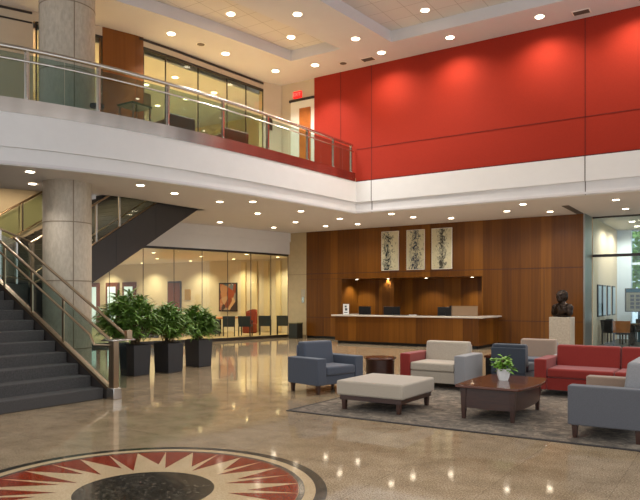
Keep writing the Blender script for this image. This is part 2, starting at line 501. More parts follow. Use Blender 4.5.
# upper level back wall, along a curve
TRIM_Z = (8.86, 8.92)
def seg(y0, y1, n=6): return [(upw(y),y) for y in frange(y0,y1,n)]
mb = MB()
mb.strip(seg(6.0,9.93), Z_UP, Z_CEIL, .15)
mb.strip(seg(9.93,17.4,12), 8.70, Z_CEIL, .12)
mb.prism([(-13.6,17.4),(-13.3,18.05),(-13.5,18.2),(-13.85,17.5)], Z_UP, Z_CEIL)
mb.box(-13.4,-11.93,18.08,18.3,Z_UP,Z_CEIL)
struct(mb.build('wall_upper', plain('upper_beige_paint', (196,178,152), .6, var=.03, scale=2)))
mb = MB()
mb.strip([(x+.02,y) for x,y in seg(6.0,9.9)], *TRIM_Z, .04)  # dark strip painted in for the shade of a wall reveal
mb.strip([(x+.02,y) for x,y in seg(6.0,9.9)], 8.62, 8.66, .04)  # second dark strip for the same reveal shade
mb.strip([(x+.03,y) for x,y in seg(12.5,17.4,12)], *TRIM_Z, .03)
struct(mb.build('trim_and_reveal_shade', M['dark_trim']))
o = struct(MB().strip([(x+.02,y) for x,y in seg(11.52,12.62,4)], Z_UP, Z_CEIL, .16).build('wall_upper_wood', M['wood_upper']))

def glazing(name, ys, f, z0, z1, gmat, fmat, mull=.05, head=.12, sill=.06, glabel=None):
    """curved storefront: head, sill, thin mullions, one pane per bay"""
    root = thing(name, None, None, (f((ys[0]+ys[-1])/2),(ys[0]+ys[-1])/2,z0)); root['kind'] = 'structure'
    fr = MB()
    pts = [(f(y)+.02,y) for y in frange(ys[0],ys[-1],14)]
    fr.strip(pts, z1-head, z1, .08); fr.strip(pts, z0, z0+sill, .08)
    fr.build('window_frame', fmat, root)
    for y in ys:
        x = f(y); MB().box(x-.02,x+.006,y-mull/2,y+mull/2,z0+sill,z1-head).build('mullion', fmat, root)
    for a, b in zip(ys, ys[1:]):
        MB().strip([(f(y),y) for y in frange(a+.01,b-.01,3)], z0+sill, z1-head, .012).build('glass_pane', gmat, root)
    return root
glazing('window_1', [10.0,10.6,11.2,11.52], upw, Z_UP, 8.70, M['glass'], M['dark_trim'], .03, .06)
glazing('window_2', [12.64,13.37,14.57,15.76,16.6,17.4], upw, Z_UP, 8.70, M['glass'], M['dark_trim'], .03, .07)

# upper offices behind the glass
mb = MB(); mb.box(-20.2,-20.0,9.0,24,Z_UP,8.8); mb.box(-20,-13.9,19.4,19.5,Z_UP,8.8); mb.box(-20,-16.0,9.9,10.0,Z_UP,8.8)
struct(mb.build('wall_upper_office', M['beige_wall']))
mb = MB(); mb.slab([(y,-20,upw(y)-.2) for y in frange(10.0,17.4,10)] + [(19.4,-20,-13.8)], 8.55, 8.6)
struct(mb.build('ceiling_upper_office', M['ceiling']))
mb = MB(); mb.box(-17.0,-16.85,14.2,15.4,Z_UP,8.54); 
struct(mb.build('wall_upper_office_partition', plain('brown_grey_partition', (116,94,72), .6)))

# stairwell walls
mb = MB(); mb.box(-18.6,-18.45,3.0,13.0,0,5.3); mb.box(-18.6,-12,2.9,3.0,0,5.3)
struct(mb.build('wall_stair', M['beige_wall']))

# meeting room behind the curved ground-floor glass
mb = MB(); mb.box(-34,-15.75,24.5,24.7,0,3.6)
struct(mb.build('wall_meeting_back', M['beige_wall']))
struct(MB().box(-34.2,-34,12,24.7,0,3.6).build('wall_meeting_left', M['beige_wall']))
struct(MB().box(-15.8,-15.62,22.3,24.6,0,3.6).build('wall_meeting_right', plain('warm_cream_paint', (206,180,132), .6)))
mb = MB(); mb.slab([(y,-34,lgw(y)-.1) for y in frange(12.2,22.1,14)] + [(24.6,-34,-15.7)], 3.5, 3.55)
struct(mb.build('ceiling_meeting', M['ceiling']))
mb = MB(); pts = [(lgw(y)+.04,y) for y in frange(12.2,22.1,14)]
mb.strip(pts, 3.46, Z_SOF, .25)
mb.strip([(x+.05,y) for x,y in pts], 3.98, Z_SOF, .04)
struct(mb.build('wall_bulkhead', M['white_wall']))
glazing('window_3', [12.3,13.4,14.5,15.6,16.7,17.8,18.9,20.0,21.05,22.05], lgw, 0, 3.46, M['glass'], M['dark_trim'], .009, .08, .12)
def room_door(name, x, w, h, y, mat, pane=None):
    r = thing(name, None, None, (x,y,0)); r['kind'] = 'structure'
    MB().box(x-w/2-.08,x+w/2+.08,y-.06,y,0,h+.08).build('door_frame', M['dark_trim'] if pane is None else M['door_brown'], r)
    lf = MB().box(x-w/2,x+w/2,y-.1,y-.06,.01,h).build('door_leaf', mat, r)
    if pane is not None:
        MB().box(x-w/2+.14,x+w/2-.14,y-.115,y-.1,.2,h-.16).build('door_glass', pane, lf)
    MB().tube([(x+w/2-.12,y-.16,1.0),(x+w/2-.24,y-.16,1.0)], .015).build('door_handle', M['steel'], lf)
M['day_pane'] = emit('daylit_door_glass', (206,226,232), .55)
room_door('door_1', -25.0, .82, 2.45, 24.5, M['door_brown'])
room_door('door_2', -29.9, .95, 2.45, 24.5, M['door_brown'], M['day_pane'])
room_door('door_3', -28.5, .95, 2.45, 24.5, M['door_brown'], M['day_pane'])
room_door('door_4', -31.6, 1.0, 2.45, 24.5, M['door_brown'], M['day_pane'])
mb = MB()
for x in frange(-20.3,-16.1,6): mb.box(x-.14,x+.14,24.42,24.5,.1,3.4)
struct(mb.build('trim_2', plain('pale_wall_fins', (214,192,148), .6)))

# reception wall: tile pier, veneer wall with recess
struct(MB().box(-15.95,-15.02,22.1,22.4,0,Z_SOF).build('wall_tile_pier', M['tile_wall']))
mb = MB(); mb.box(-15.95,-15.02,22.094,22.1,2.60,2.615); mb.box(-15.95,-15.02,22.094,22.1,.0,.12)
struct(mb.build('trim_3', plain('tile_joint', (140,120,90), .6)))
RX0, RX1, RZ = -13.33, -7.62, 2.40
mb = MB()
mb.box(-15.02,RX0,22.1,22.3,.1,Z_SOF); mb.box(RX1,-4.27,22.1,22.3,.1,Z_SOF); mb.box(RX0,RX1,22.1,22.3,RZ,Z_SOF)
mb.box(RX0-.1,RX0,22.3,23.4,0,RZ); mb.box(RX1,RX1+.1,22.3,23.4,0,RZ)
mb.box(RX0-.1,RX1+.1,23.4,23.5,0,RZ+.1); mb.box(RX0-.1,RX1+.1,22.3,23.5,RZ,RZ+.1)
mb.box(-12.0,-11.35,22.75,23.4,0,RZ)
o = struct(mb.build('wall_reception', M['wood_wall']))
mb = MB()
mb.box(-15.02,RX0,22.093,22.1,2.615,2.635); mb.box(RX0,-4.27,22.093,22.1,2.615,2.635)
mb.box(RX1,-4.27,22.093,22.1,.85,.865); mb.box(-15.02,RX0,22.093,22.1,.85,.865)
mb.box(-15.02,RX0,22.093,22.1,2.40,2.412)
for x in (-6.6,-5.5): mb.box(x-.005,x+.005,22.094,22.1,.1,2.615)
for x in (-14.2,): mb.box(x-.005,x+.005,22.094,22.1,.1,.85)
mb.build('joint', plain('veneer_joint', (58,24,8), .6), o)
struct(MB().box(-15.02,-4.27,22.14,22.3,0,.1).build('baseboard_reception', M['black']))
struct(MB().box(-4.27,-4.22,22.08,23.2,0,Z_SOF).build('trim_4', plain('mirror_steel', (150,150,142), .42, .9, var=.05, scale=3)))

# reading room behind the right-hand glass
mb = MB(); mb.box(-4.4,-4.2,23.3,28.5,0,Z_SOF)
struct(mb.build('wall_reading_left', plain('pale_sand_paint', (222,200,170), .6)))
struct(MB().box(-4.4,6,23.25,28.8,Z_SOF,Z_SOF+.05).build('ceiling_reading', M['white_wall']))
struct(MB().box(-4.2,-3.68,28.3,28.6,0,Z_SOF).build('wall_reading_pier', M['pillar_white']))
struct(MB().box(-3.68,6,28.4,28.55,0,.5).build('wall_reading_sill', M['pillar_white']))
def flat_glazing(name, x0, x1, y, z0, z1, xs, transom, gmat, fmat, fw=.05):
    r = thing(name, None, None, ((x0+x1)/2,y,z0)); r['kind'] = 'structure'
    MB().box(x0,x1,y,y+.08,z1-.05,z1).box(x0,x1,y,y+.08,z0,z0+.04).build('window_frame', fmat, r)
    if transom: MB().box(x0,x1,y-.02,y+.1,transom-.045,transom+.045).build('transom', fmat, r)
    b = [x0]+list(xs)+[x1]
    for x in xs: MB().box(x-fw/2,x+fw/2,y+.01,y+.07,z0+.04,z1-.05).build('mullion', fmat, r)
    for a, c in zip(b, b[1:]):
        for q0, q1 in (((z0+.04, transom-.045),(transom+.045, z1-.05)) if transom else ((z0+.04,z1-.05),)):
            MB().box(a+.01,c-.01,y+.035,y+.045,q0,q1).build('glass_pane', gmat, r)
    return r
flat_glazing('window_4', -4.2, 5.0, 23.2, 0, Z_SOF, (-1.9,.4,2.7), 3.04, M['glass_cool'], M['dark_trim'], .02)
flat_glazing('window_5', -3.68, 6.0, 28.4, .5, Z_SOF, (-2.2,-.4,1.4,3.2,4.8), 3.0, M['glass_cool'], M['pillar_white'], .07)

# upper level door
r = thing('door_5', None, None, (-12.4,18.08,Z_UP)); r['kind'] = 'structure'
mb = MB(); mb.box(-12.90,-11.94,18.03,18.08,Z_UP,8.28)
mb.build('door_frame', M['door_white'], r)
MB().box(-12.95,-11.94,18.0,18.08,8.28,8.36).build('door_head', M['dark_trim'], r)
MB().box(-12.52,-12.08,17.99,18.03,Z_UP,8.02).build('door_leaf', M['wood_tan'], r)

# ------------------------------------------------------------------ column
def column(name, label, r, z0, z1, joints):
    t = thing(name, label, 'column', (-13.4,9.65,z0))
    MB().lathe([(r,z0),(r,z1)], (-13.4,9.65,0), 64).build('shaft', M['stone_col'], t)
    j = plain(name+'_joint', (128,112,92), .6)
    for z in joints: MB().lathe([(r+.004,z-.012),(r+.004,z+.012)], (-13.4,9.65,0), 64).build('joint_ring', j, t)
    mb = MB()
    for a in (R(-22), R(65), R(158), R(248)):
        x, y = -13.4+(r+.001)*math.cos(a), 9.65+(r+.001)*math.sin(a); tx, ty = -math.sin(a)*.012, math.cos(a)*.012; nx, ny = math.cos(a)*.004, math.sin(a)*.004
        mb.prism([(x-tx,y-ty),(x+tx,y+ty),(x+tx+nx,y+ty+ny),(x-tx+nx,y-ty+ny)], z0, z1)
    mb.build('joint_seam', j, t)
column('stone_column', 'lower round speckled stone column rising behind the stair handrails to the soffit', .545, 0, Z_SOF, (.45,2.02,3.38))
column('stone_column.001', 'upper round stone column standing on the balcony, running up to the high ceiling', .625, Z_UP, Z_CEIL, (6.9,8.42))

# ------------------------------------------------------------------ balcony railing
rail = thing('balcony_railing', 'curved glass balcony railing with steel handrail above the white fascia', 'railing', (edge(11),11,Z_FAS))
def off_edge(d, y0=3.0, y1=17.93, n=44): return [(edge(y)-d, y) for y in frange(y0,y1,n)]
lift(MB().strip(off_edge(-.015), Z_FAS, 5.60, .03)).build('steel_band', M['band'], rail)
lift(MB().tube([(x,y,6.49) for x,y in off_edge(.10)], .042, 12)).build('top_rail', M['steel'], rail)
lift(MB().tube([(x,y,6.28) for x,y in off_edge(.05)], .02, 8)).build('handrail', M['steel'], rail)
py = [6.6,7.94,9.28,10.88,12.46,14.02,15.68,16.92,17.86]
for y in py:
    x = edge(y)-.10
    p = lift(MB().box(x-.035,x+.035,y-.03,y+.03,5.45,6.46)).build('post', M['steel'], rail)
    lift(MB().lathe([(.03,0),(.03,.03)], (x+.02,y,5.62), 10)).build('clamp', M['steel'], p)
for a, b in zip(py, py[1:]):
    mid = (a+b)/2
    for q0, q1 in ((a+.05,mid-.008),(mid+.008,b-.05)):
        lift(MB().strip([(edge(y)-.085,y) for y in frange(q0,q1,4)], 5.58, 6.40, .012)).build('glass_panel', M['glass_green'], rail)

# ------------------------------------------------------------------ staircase
RISE = .175
st = thing('staircase', 'dark carpeted staircase turning at a landing up to the balcony level', 'staircase', (-12,6,0))
sx = [-8.60-.337*k for k in range(11)]
def side(k): return 6.86 + .035*k
for k in range(10):
    y1 = side(k*.5)
    MB().box(sx[k+1]-.02,sx[k],3.2,y1,0 if k<10 else 0,RISE*(k+1)).build('step', M['carpet_stair'], st, bevel=.012)
zl = RISE*11
lx = sx[10]
MB().prism([(lx,3.2),(lx,side(5)),(-14.12,9.1),(-18.4,9.1),(-18.4,3.2)], 0, zl).build('landing', [M['carpet_stair']], st)
for k in range(18):
    y = 9.4+.285*k; z = zl + RISE*(k+1)
    MB().box(-18.25,-14.14,y,y+.32,z-.42,z).build('step', M['carpet_stair'], st, bevel=.012)
def top(y): return 2.93+.625*(y-10.8)
def bot(y): return 1.98+.605*(y-10.8)
MB().prism_x([(9.12,bot(9.12)),(15.2,bot(15.2)),(14.83,top(14.83)),(9.12,top(9.12))], -14.13, -14.03).build('stringer', M['stair_side'], st)
for y in (10.2,11.6,13.0,14.2): MB().prism_x([(y,bot(y)),(y+.012,bot(y)),(y+.012,top(y)),(y,top(y))], -14.03, -14.026).build('stringer_joint', M['black'], st)
MB().prism_x([(9.12,bot(9.12)),(15.2,bot(15.2)),(15.2,bot(15.2)+.06),(9.12,bot(9.12)+.06)], -18.3, -14.13).build('stair_underside', M['stair_side'], st)
def ftop(y): return 3.05+.62*(y-10.7)
MB().prism_x([(9.12,bot(9.12)),(14.8,bot(14.8)),(14.6,ftop(13.9)),(9.12,ftop(9.12))], -18.4, -18.3).build('stringer', M['stair_side'], st)
# skirting of the lower flight, steel-capped
def sk(k):  # point on sloped line above nosings
    return (-8.55-.337*k, side(k*.5)+.05, .19+RISE*k)
pts = [sk(k) for k in (-.35,.5,2,4,6,8,10)]
mb = MB()
vs=[]
for x,y,z in pts: vs += [(x,y-.04,0),(x,y+.04,0),(x,y+.04,z-.03),(x,y-.04,z-.03)]
fs=[]
for i in range(len(pts)-1):
    for q in range(4): fs.append((4*i+q,4*i+(q+1)%4,4*i+4+(q+1)%4,4*i+4+q))
fs += [(0,1,2,3),(len(vs)-1,len(vs)-2,len(vs)-3,len(vs)-4)]
mb.add(vs, fs); mb.build('side_skirt', M['stair_side'], st)
mb = MB(); vs=[]
for x,y,z in pts: vs += [(x,y-.05,z-.03),(x,y+.05,z-.03),(x,y+.05,z+.03),(x,y-.05,z+.03)]
mb.add(vs, fs); mb.build('skirt_cap', plain('bronze_skirt_cap', (128,104,80), .38, .9), st)

rl = thing('stair_railing', 'glass stair railing with steel handrails and newel post beside the lower flight', 'railing', (-8.45,7.0,0))
def rp(k, dz, dy=.05): return (-8.55-.337*k, side(k*.5)+dy, dz+RISE*k)
ks = [-.3,1,2,3,4,5,6,7,8,9,10]
MB().tube([rp(k,.97,.05) for k in ks], .026).build('top_rail', M['steel_warm'], rl)
MB().tube([rp(k,1.04,.36) for k in ks], .026).build('outer_rail', M['steel_warm'], rl)
MB().tube([(-8.42,6.92,.86),(-8.75,6.80,.86)] + [rp(k,.84,-.05) for k in (1,2,3,4,5,6,7,8,9,10)], .02).build('handrail', M['steel_warm'], rl)
for k in (3.7,6.6,9.4):
    x,y,z = rp(k,.0,.05); MB().box(x-.025,x+.025,y-.012,y+.012,z+.18,z+.95).build('post', M['steel_warm'], rl)
for a, b in ((-.2,3.65),(3.75,6.55),(6.65,9.35),(9.45,10)):
    p0, p1 = rp(a,.25,.07), rp(b,.25,.07)
    MB().hexa([(p0[0],p0[1],p0[2]),(p0[0],p0[1]+.012,p0[2]),(p1[0],p1[1]+.012,p1[2]),(p1[0],p1[1],p1[2]),
               (p0[0],p0[1],p0[2]+.66),(p0[0],p0[1]+.012,p0[2]+.66),(p1[0],p1[1]+.012,p1[2]+.66),(p1[0],p1[1],p1[2]+.66)]).build('glass_panel', M['glass_green'], rl)
n = MB().box(-8.50,-8.38,6.88,6.98,.18,.93).build('newel_post', M['steel_warm'], rl)
MB().box(-8.52,-8.34,6.85,7.01,0,.18).build('newel_base', M['steel'], rl, bevel=.008)
MB().box(-8.56,-8.28,6.78,7.24,.93,.955).build('newel_cap', M['steel'], rl, bevel=.006)
MB().box(-8.46,-8.38,7.16,7.26,.955,1.09).build('rail_bracket', M['steel_warm'], rl, bevel=.006)
MB().box(-8.46,-8.45,6.99,7.2,.15,.92).build('glass_panel', M['glass_green'], rl)

ur = thing('stair_railing.001', 'glass railing with twin steel rails on the upper flight, right of the stone column', 'railing', (-14.08,11,2.0))
yy = frange(9.15,14.2,6)
MB().tube([(-14.08,y,top(y)+1.03) for y in yy], .026).build('top_rail', M['steel_warm'], ur)
MB().tube([(-14.14,y,top(y)+.24) for y in yy], .02).build('lower_rail', M['steel_warm'], ur)
MB().tube([(-14.08,y,top(y)+.015) for y in yy], .02).build('base_rail', M['steel_warm'], ur)
for y in (9.2,11.0,11.75,13.2): MB().box(-14.10,-14.06,y-.025,y+.025,top(y)+.03,top(y)+1.02).build('post', M['steel'], ur)
for a, b in ((9.25,10.95),(11.05,11.7),(11.8,13.15)):
    MB().prism_x([(a,top(a)+.06),(b,top(b)+.06),(b,top(b)+.92),(a,top(a)+.92)], -14.086,-14.074).build('glass_panel', M['glass'], ur)
fr = thing('stair_railing.002', 'far glass railing on the wall side of the upper flight, left of the stone column', 'railing', (-18.3,11,2.3))
MB().tube([(-18.28,y,ftop(y)+.92) for y in yy], .028).build('top_rail', M['steel_warm'], fr)
MB().tube([(-18.28,y,ftop(y)+.03) for y in yy], .022).build('base_rail', M['steel_warm'], fr)
for y in (9.8,11.6,13.2): MB().box(-18.30,-18.26,y-.025,y+.025,ftop(y)+.05,ftop(y)+.9).build('post', M['steel'], fr)
for a, b in ((9.85,11.55),(11.65,13.15)):
    MB().prism_x([(a,ftop(a)+.06),(b,ftop(b)+.06),(b,ftop(b)+.85),(a,ftop(a)+.85)], -18.286,-18.274).build('glass_panel', M['glass'], fr)
lr = thing('stair_railing.003', 'landing railing with steel rails and glass, left of the stone column', 'railing', (-13,8,zl))
a, b = Vector(rp(10,0,.05)), Vector((-14.05,9.12,zl))
a.z = zl
for dz, nm in ((1.02,'top_rail'),(.12,'base_rail')):
    MB().tube([a+Vector((0,0,dz)), b+Vector((0,0,dz))], .024).build(nm, M['steel_warm'], lr)
for t_ in (0.02,.5,.97):
    p = a.lerp(b,t_); MB().box(p.x-.02,p.x+.02,p.y-.02,p.y+.02,zl,zl+1.0).build('post', M['steel'], lr)
nrm = Vector((.006,.006,0))
MB().hexa([a+Vector((0,0,.15))-nrm,a+Vector((0,0,.15))+nrm,b+Vector((0,0,.15))+nrm,b+Vector((0,0,.15))-nrm,
           a+Vector((0,0,.92))-nrm,a+Vector((0,0,.92))+nrm,b+Vector((0,0,.92))+nrm,b+Vector((0,0,.92))-nrm]).build('glass_panel', M['glass_green'], lr)

# ------------------------------------------------------------------ floor medallion
CX, CY = -4.24, 3.71
DXC, DYC = .05, .05    # the dark centre sits a touch off the ring's centre
md = thing('floor_medallion', 'round sunburst stone medallion in red, cream and black set in the floor', 'floor inlay', (CX,CY,0))
def ring(r0, r1, z, n=128):
    mb = MB(); vs, fs = [], []
    for k in range(n):
        a = 2*math.pi*k/n
        vs += [(CX+r0*math.cos(a),CY+r0*math.sin(a),z),(CX+r1*math.cos(a),CY+r1*math.sin(a),z)]
    for k in range(n):
        q = (k+1)%n; fs.append((2*k,2*k+1,2*q+1,2*q))
    return mb.add(vs, fs)
def disc(r, z, n=128):
    ox, oy = (DXC, DYC) if r < 1 else (0, 0)
    return MB().add([(CX+ox+r*math.cos(2*math.pi*k/n),CY+oy+r*math.sin(2*math.pi*k/n),z) for k in range(n)], [tuple(range(n))])
disc(1.57,.0015).build('cream_ground', M['cream_granite'], md)
ring(1.50,1.595,.002).build('black_ring', M['black_granite'], md)
ring(1.36,1.41,.002).build('grey_ring', M['grey_granite'], md)
disc(.575,.002).build('black_disc', M['black_granite'], md)
mb = MB(); nr = 30
rr = random.Random(3)
for k in range(nr):
    a = 2*math.pi*k/nr
    w = math.pi/nr
    tip = (.67,.80,.71,.85)[k%4]
    lean = (.45,-.45)[k%2]*w
    vs = []
    for q in (-1,-.5,0,.5,1):
        vs.append((CX+1.358*math.cos(a+q*w*.99), CY+1.358*math.sin(a+q*w*.99), .0022))
    vs.append((CX+DXC+tip*math.cos(a+lean), CY+DYC+tip*math.sin(a+lean), .0022))
    mb.add(vs, [(0,1,2,3,4,5)])
mb.build('red_ray_ring', M['red_granite'], md)

# ------------------------------------------------------------------ lights
def downlight(x, y, z, r, watts, label, group, cone=110, blend=.7, col=WARM, lens='lens', lamp_r=.07):
    t = thing('recessed_downlight', label, 'ceiling light', (x,y,z-.012), 0, group)
    MB().lathe([(r,-.006),(r+.035,-.012),(r+.035,.012),(r,.012)], (x,y,z-.0), 28).build('trim_ring', M['trim_white'], t)
    MB().lathe([(r,-.016),(r,-.010)], (x,y,z), 28).build('lens', M[lens], t)
    if watts:
        l = bpy.data.lights.new('downlight_lamp','SPOT'); l.energy = watts; l.color = col
        l.spot_size = R(cone); l.spot_blend = blend; l.shadow_soft_size = lamp_r
        lo = bpy.data.objects.new('downlight_lamp', l); C.objects.link(lo); lo.parent = t; lo.location = (0,0,-.03)
G1, G2 = 'downlights in the high ceiling', 'downlights in the balcony soffit'
UPL = [(-13.26,12.85,'first downlight above the balcony walkway from the left, before the wood panel'),
 (-12.97,14.78,'middle downlight above the balcony walkway, over the upper office glass'),
 (-12.6,16.77,'last downlight above the balcony walkway, nearest the exit sign'),
 (-9.62,13.74,'nearest downlight on the flat beam between the two ceiling recesses'),
 (-11.25,17.04,'downlight in the ceiling above the exit sign and left end of the red wall'),
 (-9.15,15.93,'far downlight on the flat beam between the two ceiling recesses')]
for x,y,lb in UPL: downlight(x,y,Z_CEIL,.105,UP_W,lb,G1)
for x,y,lb in [(-9.02,17.25,'first downlight from the left washing the red wall'),(-6.88,17.3,'second downlight from the left washing the red wall'),
               (-4.42,17.3,'third downlight from the left washing the red wall, beside the vent'),(-2.2,17.3,'rightmost downlight washing the red wall, at the photo edge'),(.2,17.3,'downlight washing the red wall beyond the right edge of the photo')]:
    downlight(x,y,Z_CEIL,.105,UP_WASH,lb,G1,cone=150,blend=.9,col=WASH)
for x,y,lb in [(-11.53,13.35,'near downlight among the tiles of the left ceiling recess'),(-11.08,15.5,'far downlight among the tiles of the left ceiling recess'),
               (-7.06,15.99,'downlight among the tiles of the large right ceiling recess'),(-4.3,13.2,'tile downlight of the right recess above the seating, outside the photo'),(-7.4,11.5,'tile downlight of the right recess above the floor, outside the photo'),(-4.6,9.2,'tile downlight of the right recess above the near floor, outside the photo'),(-1.2,12.0,'tile downlight of the right recess beyond the right photo edge')]:
    downlight(x,y,Z_COF,.105,UP_W,lb,G1)
SOL = [(-12.83,8.32,'leftmost soffit downlight, nearer the white fascia, left of the stone column'),
 (-14.12,9.22,'soffit downlight just behind the leftmost one, left of the stone column'),
 (-12.13,10.75,'soffit downlight right of the stone column, over the top of the stringer'),
 (-12.32,12.06,'soffit downlight between the stringer and the level pair'),
 (-12.31,13.79,'left one of the two soffit downlights level with each other above the tall plants'),
 (-11.53,14.29,'right one of the two soffit downlights level with each other near the fascia'),
 (-12.99,16.34,'soffit downlight between the level pair and the glass wall'),
 (-15.6,17.48,'left soffit downlight close to the bulkhead of the glass wall'),
 (-15.0,19.86,'right soffit downlight close to the bulkhead of the glass wall'),
 (-13.33,18.92,'soffit downlight in front of the tile pier, further from the fascia'),
 (-11.52,16.65,'soffit downlight before the tile pier, nearer the fascia corner'),
 (-13.11,20.58,'first soffit downlight from the left along the wood wall'),
 (-11.49,18.92,'soffit downlight behind the fascia corner, off the wood wall'),
 (-11.78,20.66,'second soffit downlight along the wood wall, above the left painting'),
 (-9.44,18.74,'soffit downlight right of the fascia corner, off the wood wall'),
 (-9.22,19.91,'third soffit downlight along the wood wall, above the right painting'),
 (-8.26,20.85,'fourth soffit downlight along the wood wall, right of the paintings'),
 (-6.14,20.14,'fifth soffit downlight along the wood wall, over the counter end'),
 (-5.3,18.91,'soffit downlight near the fascia above the bust, ahead of the wood wall'),
 (-5.04,20.97,'last soffit downlight along the wood wall, above the bust'),
 (-2.92,19.47,'soffit downlight right of the fascia joint, nearer the fascia'),
 (-2.96,21.57,'soffit downlight right of the fascia joint, nearer the glass wall')]
for i,(x,y,lb) in enumerate(SOL):
    wash = i in (11,13,15,16,17,19)
    downlight(x,y,Z_SOF,.085,SO_WASH if wash else SO_W,lb,G2,cone=120 if not wash else 150,blend=.9)
G3 = 'downlights in the meeting room'
k = 0
for x in (-17.6,-20.2,-23.0,-26.5,-30.0):
    for y in (16.0,18.6,21.4,23.6):
        if x > lgw(min(y,22.1))-.6: continue
        k += 1
        downlight(x,y,3.5,.07,230,'small warm downlight in the meeting room ceiling behind the ground-floor glass',G3,cone=130,col=(1,.84,.62),lens='lens_warm')
G4 = 'downlights in the upper offices'
k = 0
for x in (-14.9,-16.2,-17.6):
    for y in (11.2,12.9,14.6,16.4):
        if x > upw(y)-.5: continue
        k += 1
        downlight(x,y,8.55,.09,330,'warm downlight in the upper office ceiling behind the balcony glass',G4,cone=140,col=(1,.84,.6),lens='lens_warm')
for x,y,lb in [(-3.26,25.25,'reading room ceiling light nearer the front glass'),(-3.32,27.0,'reading room ceiling light nearer the window')]:
    downlight(x,y,Z_SOF,.09,150,lb,'reading room ceiling lights',cone=165,blend=.4,col=(1,.9,.75))
for x,y,lb in [(-16.2,11.6,'added unseen stairwell lamp over the upper flight'),(-16.2,9.2,'added unseen stairwell lamp over the landing')]:  # unseen lamps added under the slab to brighten steps and stair wall
    downlight(x,y,5.30,.08,120,lb,'added stairwell lamps',cone=172,blend=.3,col=(1,.78,.5))
for x,lb in [(-13.0,'leftmost small light under the recess head above the counter'),(-11.6,'second small light under the recess head above the counter'),
          (-10.0,'third small light under the recess head above the counter'),(-8.2,'rightmost small light under the recess head above the counter')]:
    downlight(x,22.75,RZ,.05,80,lb,'small lights under the recess head',cone=120,lens='lens')

# ceiling vents
for x,y,lb in [(-9.61,17.5,'square grey ceiling vent left of the first red wall downlight'),(-3.45,17.6,'square grey ceiling vent at the top right of the red wall')]:
    t = thing('ceiling_vent', lb, 'vent', (x,y,Z_CEIL-.02), 0, 'ceiling vents')
    MB().box(x-.22,x+.22,y-.14,y+.14,Z_CEIL-.015,Z_CEIL).build('vent_frame', M['trim_white'], t)
    mb = MB()
    for i in range(6): mb.box(x-.19,x+.19,y-.115+.04*i,y-.09+.04*i,Z_CEIL-.022,Z_CEIL-.013)
    mb.build('vent_grille', M['vent'], t)
for x,y,lb in [(-10.42,17.37,'round ceiling speaker near the left end of the red wall'),(-13.08,13.84,'round ceiling speaker above the balcony walkway')]:
    t = thing('ceiling_speaker', lb, 'speaker', (x,y,Z_CEIL-.02), 0, 'ceiling speakers')
    MB().lathe([(.13,-.014),(.13,0)], (x,y,Z_CEIL), 24).build('speaker_rim', M['trim_white'], t)
    MB().lathe([(.11,-.02),(.11,-.012)], (x,y,Z_CEIL), 24).build('speaker_grille', M['vent'], t)
t = thing('linear_diffuser', 'dark slot air diffuser in the soffit at the wood wall end', 'vent', (-4.6,21.4,Z_SOF-.01))
MB().box(-4.45,-4.25,19.9,22.0,Z_SOF-.014,Z_SOF).build('diffuser_slot', plain('slot_grey', (88,80,74), .7), t)

# exit sign
t = thing('exit_sign', 'lit red EXIT sign on the upper wall above the balcony door', 'exit sign', (-12.62,18.06,8.42))
MB().box(-12.78,-12.46,18.0,18.07,8.40,8.62).build('sign_body', M['exit_red'], t, bevel=.006)
cu = bpy.data.curves.new('exit_letters','FONT'); cu.body = 'EXIT'; cu.size = .15; cu.align_x = 'CENTER'; cu.align_y = 'CENTER'; cu.extrude = .002
tmp = bpy.data.objects.new('exit_letters_tmp', cu); C.objects.link(tmp)
bpy.context.view_layer.update()
me = bpy.data.meshes.new_from_object(tmp.evaluated_get(bpy.context.evaluated_depsgraph_get()))
bpy.data.objects.remove(tmp)
me.materials.clear(); me.materials.append(M['exit_text'])
o = bpy.data.objects.new('sign_letters', me); C.objects.link(o); o.parent = t
o.location = (0,-.064,.09); o.rotation_euler = (R(90),0,0)
# flat dark panel standing in for the dark niche in the pier
tag(MB().box(-13.52,-13.44,17.5,17.72,7.35,7.75).build('niche_panel', M['dark_trim']), 'small dark panel standing in for a niche in the beige pier at the end of the upper glass', 'plaque')

# ------------------------------------------------------------------ reception desk and what stands on it
d = thing('reception_desk', 'long wood veneer reception desk with pale stone top', 'reception desk', (-9.7,20.5,0))
DX0, DX1, DY = -12.40, -7.04, 20.1
mb = MB(); mb.box(DX0,DX1,DY,DY+.12,.1,.98); mb.box(DX0,DX0+.12,DY+.12,22.08,.1,.98); mb.box(DX1-.12,DX1,DY+.12,22.08,.1,.98)
mb.build('desk_body', M['wood_wall'], d)
mb = MB(); mb.box(DX0+.08,DX1-.08,DY+.06,DY+.12,0,.1); mb.box(DX1-.1,DX1-.06,DY+.12,22.0,0,.1)
mb.build('toe_kick', M['black'], d)
mb = MB(); mb.box(DX0-.12,DX1+.14,DY-.08,DY+.42,.98,1.035); mb.box(DX1-.3,DX1+.14,DY+.42,22.08,.98,1.035); mb.box(DX0-.12,DX0+.2,DY+.42,22.08,.98,1.035)
mb.build('counter_top', M['counter_top'], d, bevel=.008)
MB().box(DX0+.12,DX1-.12,DY+.12,DY+.85,.70,.74).build('work_surface', M['wood_tan'], d)

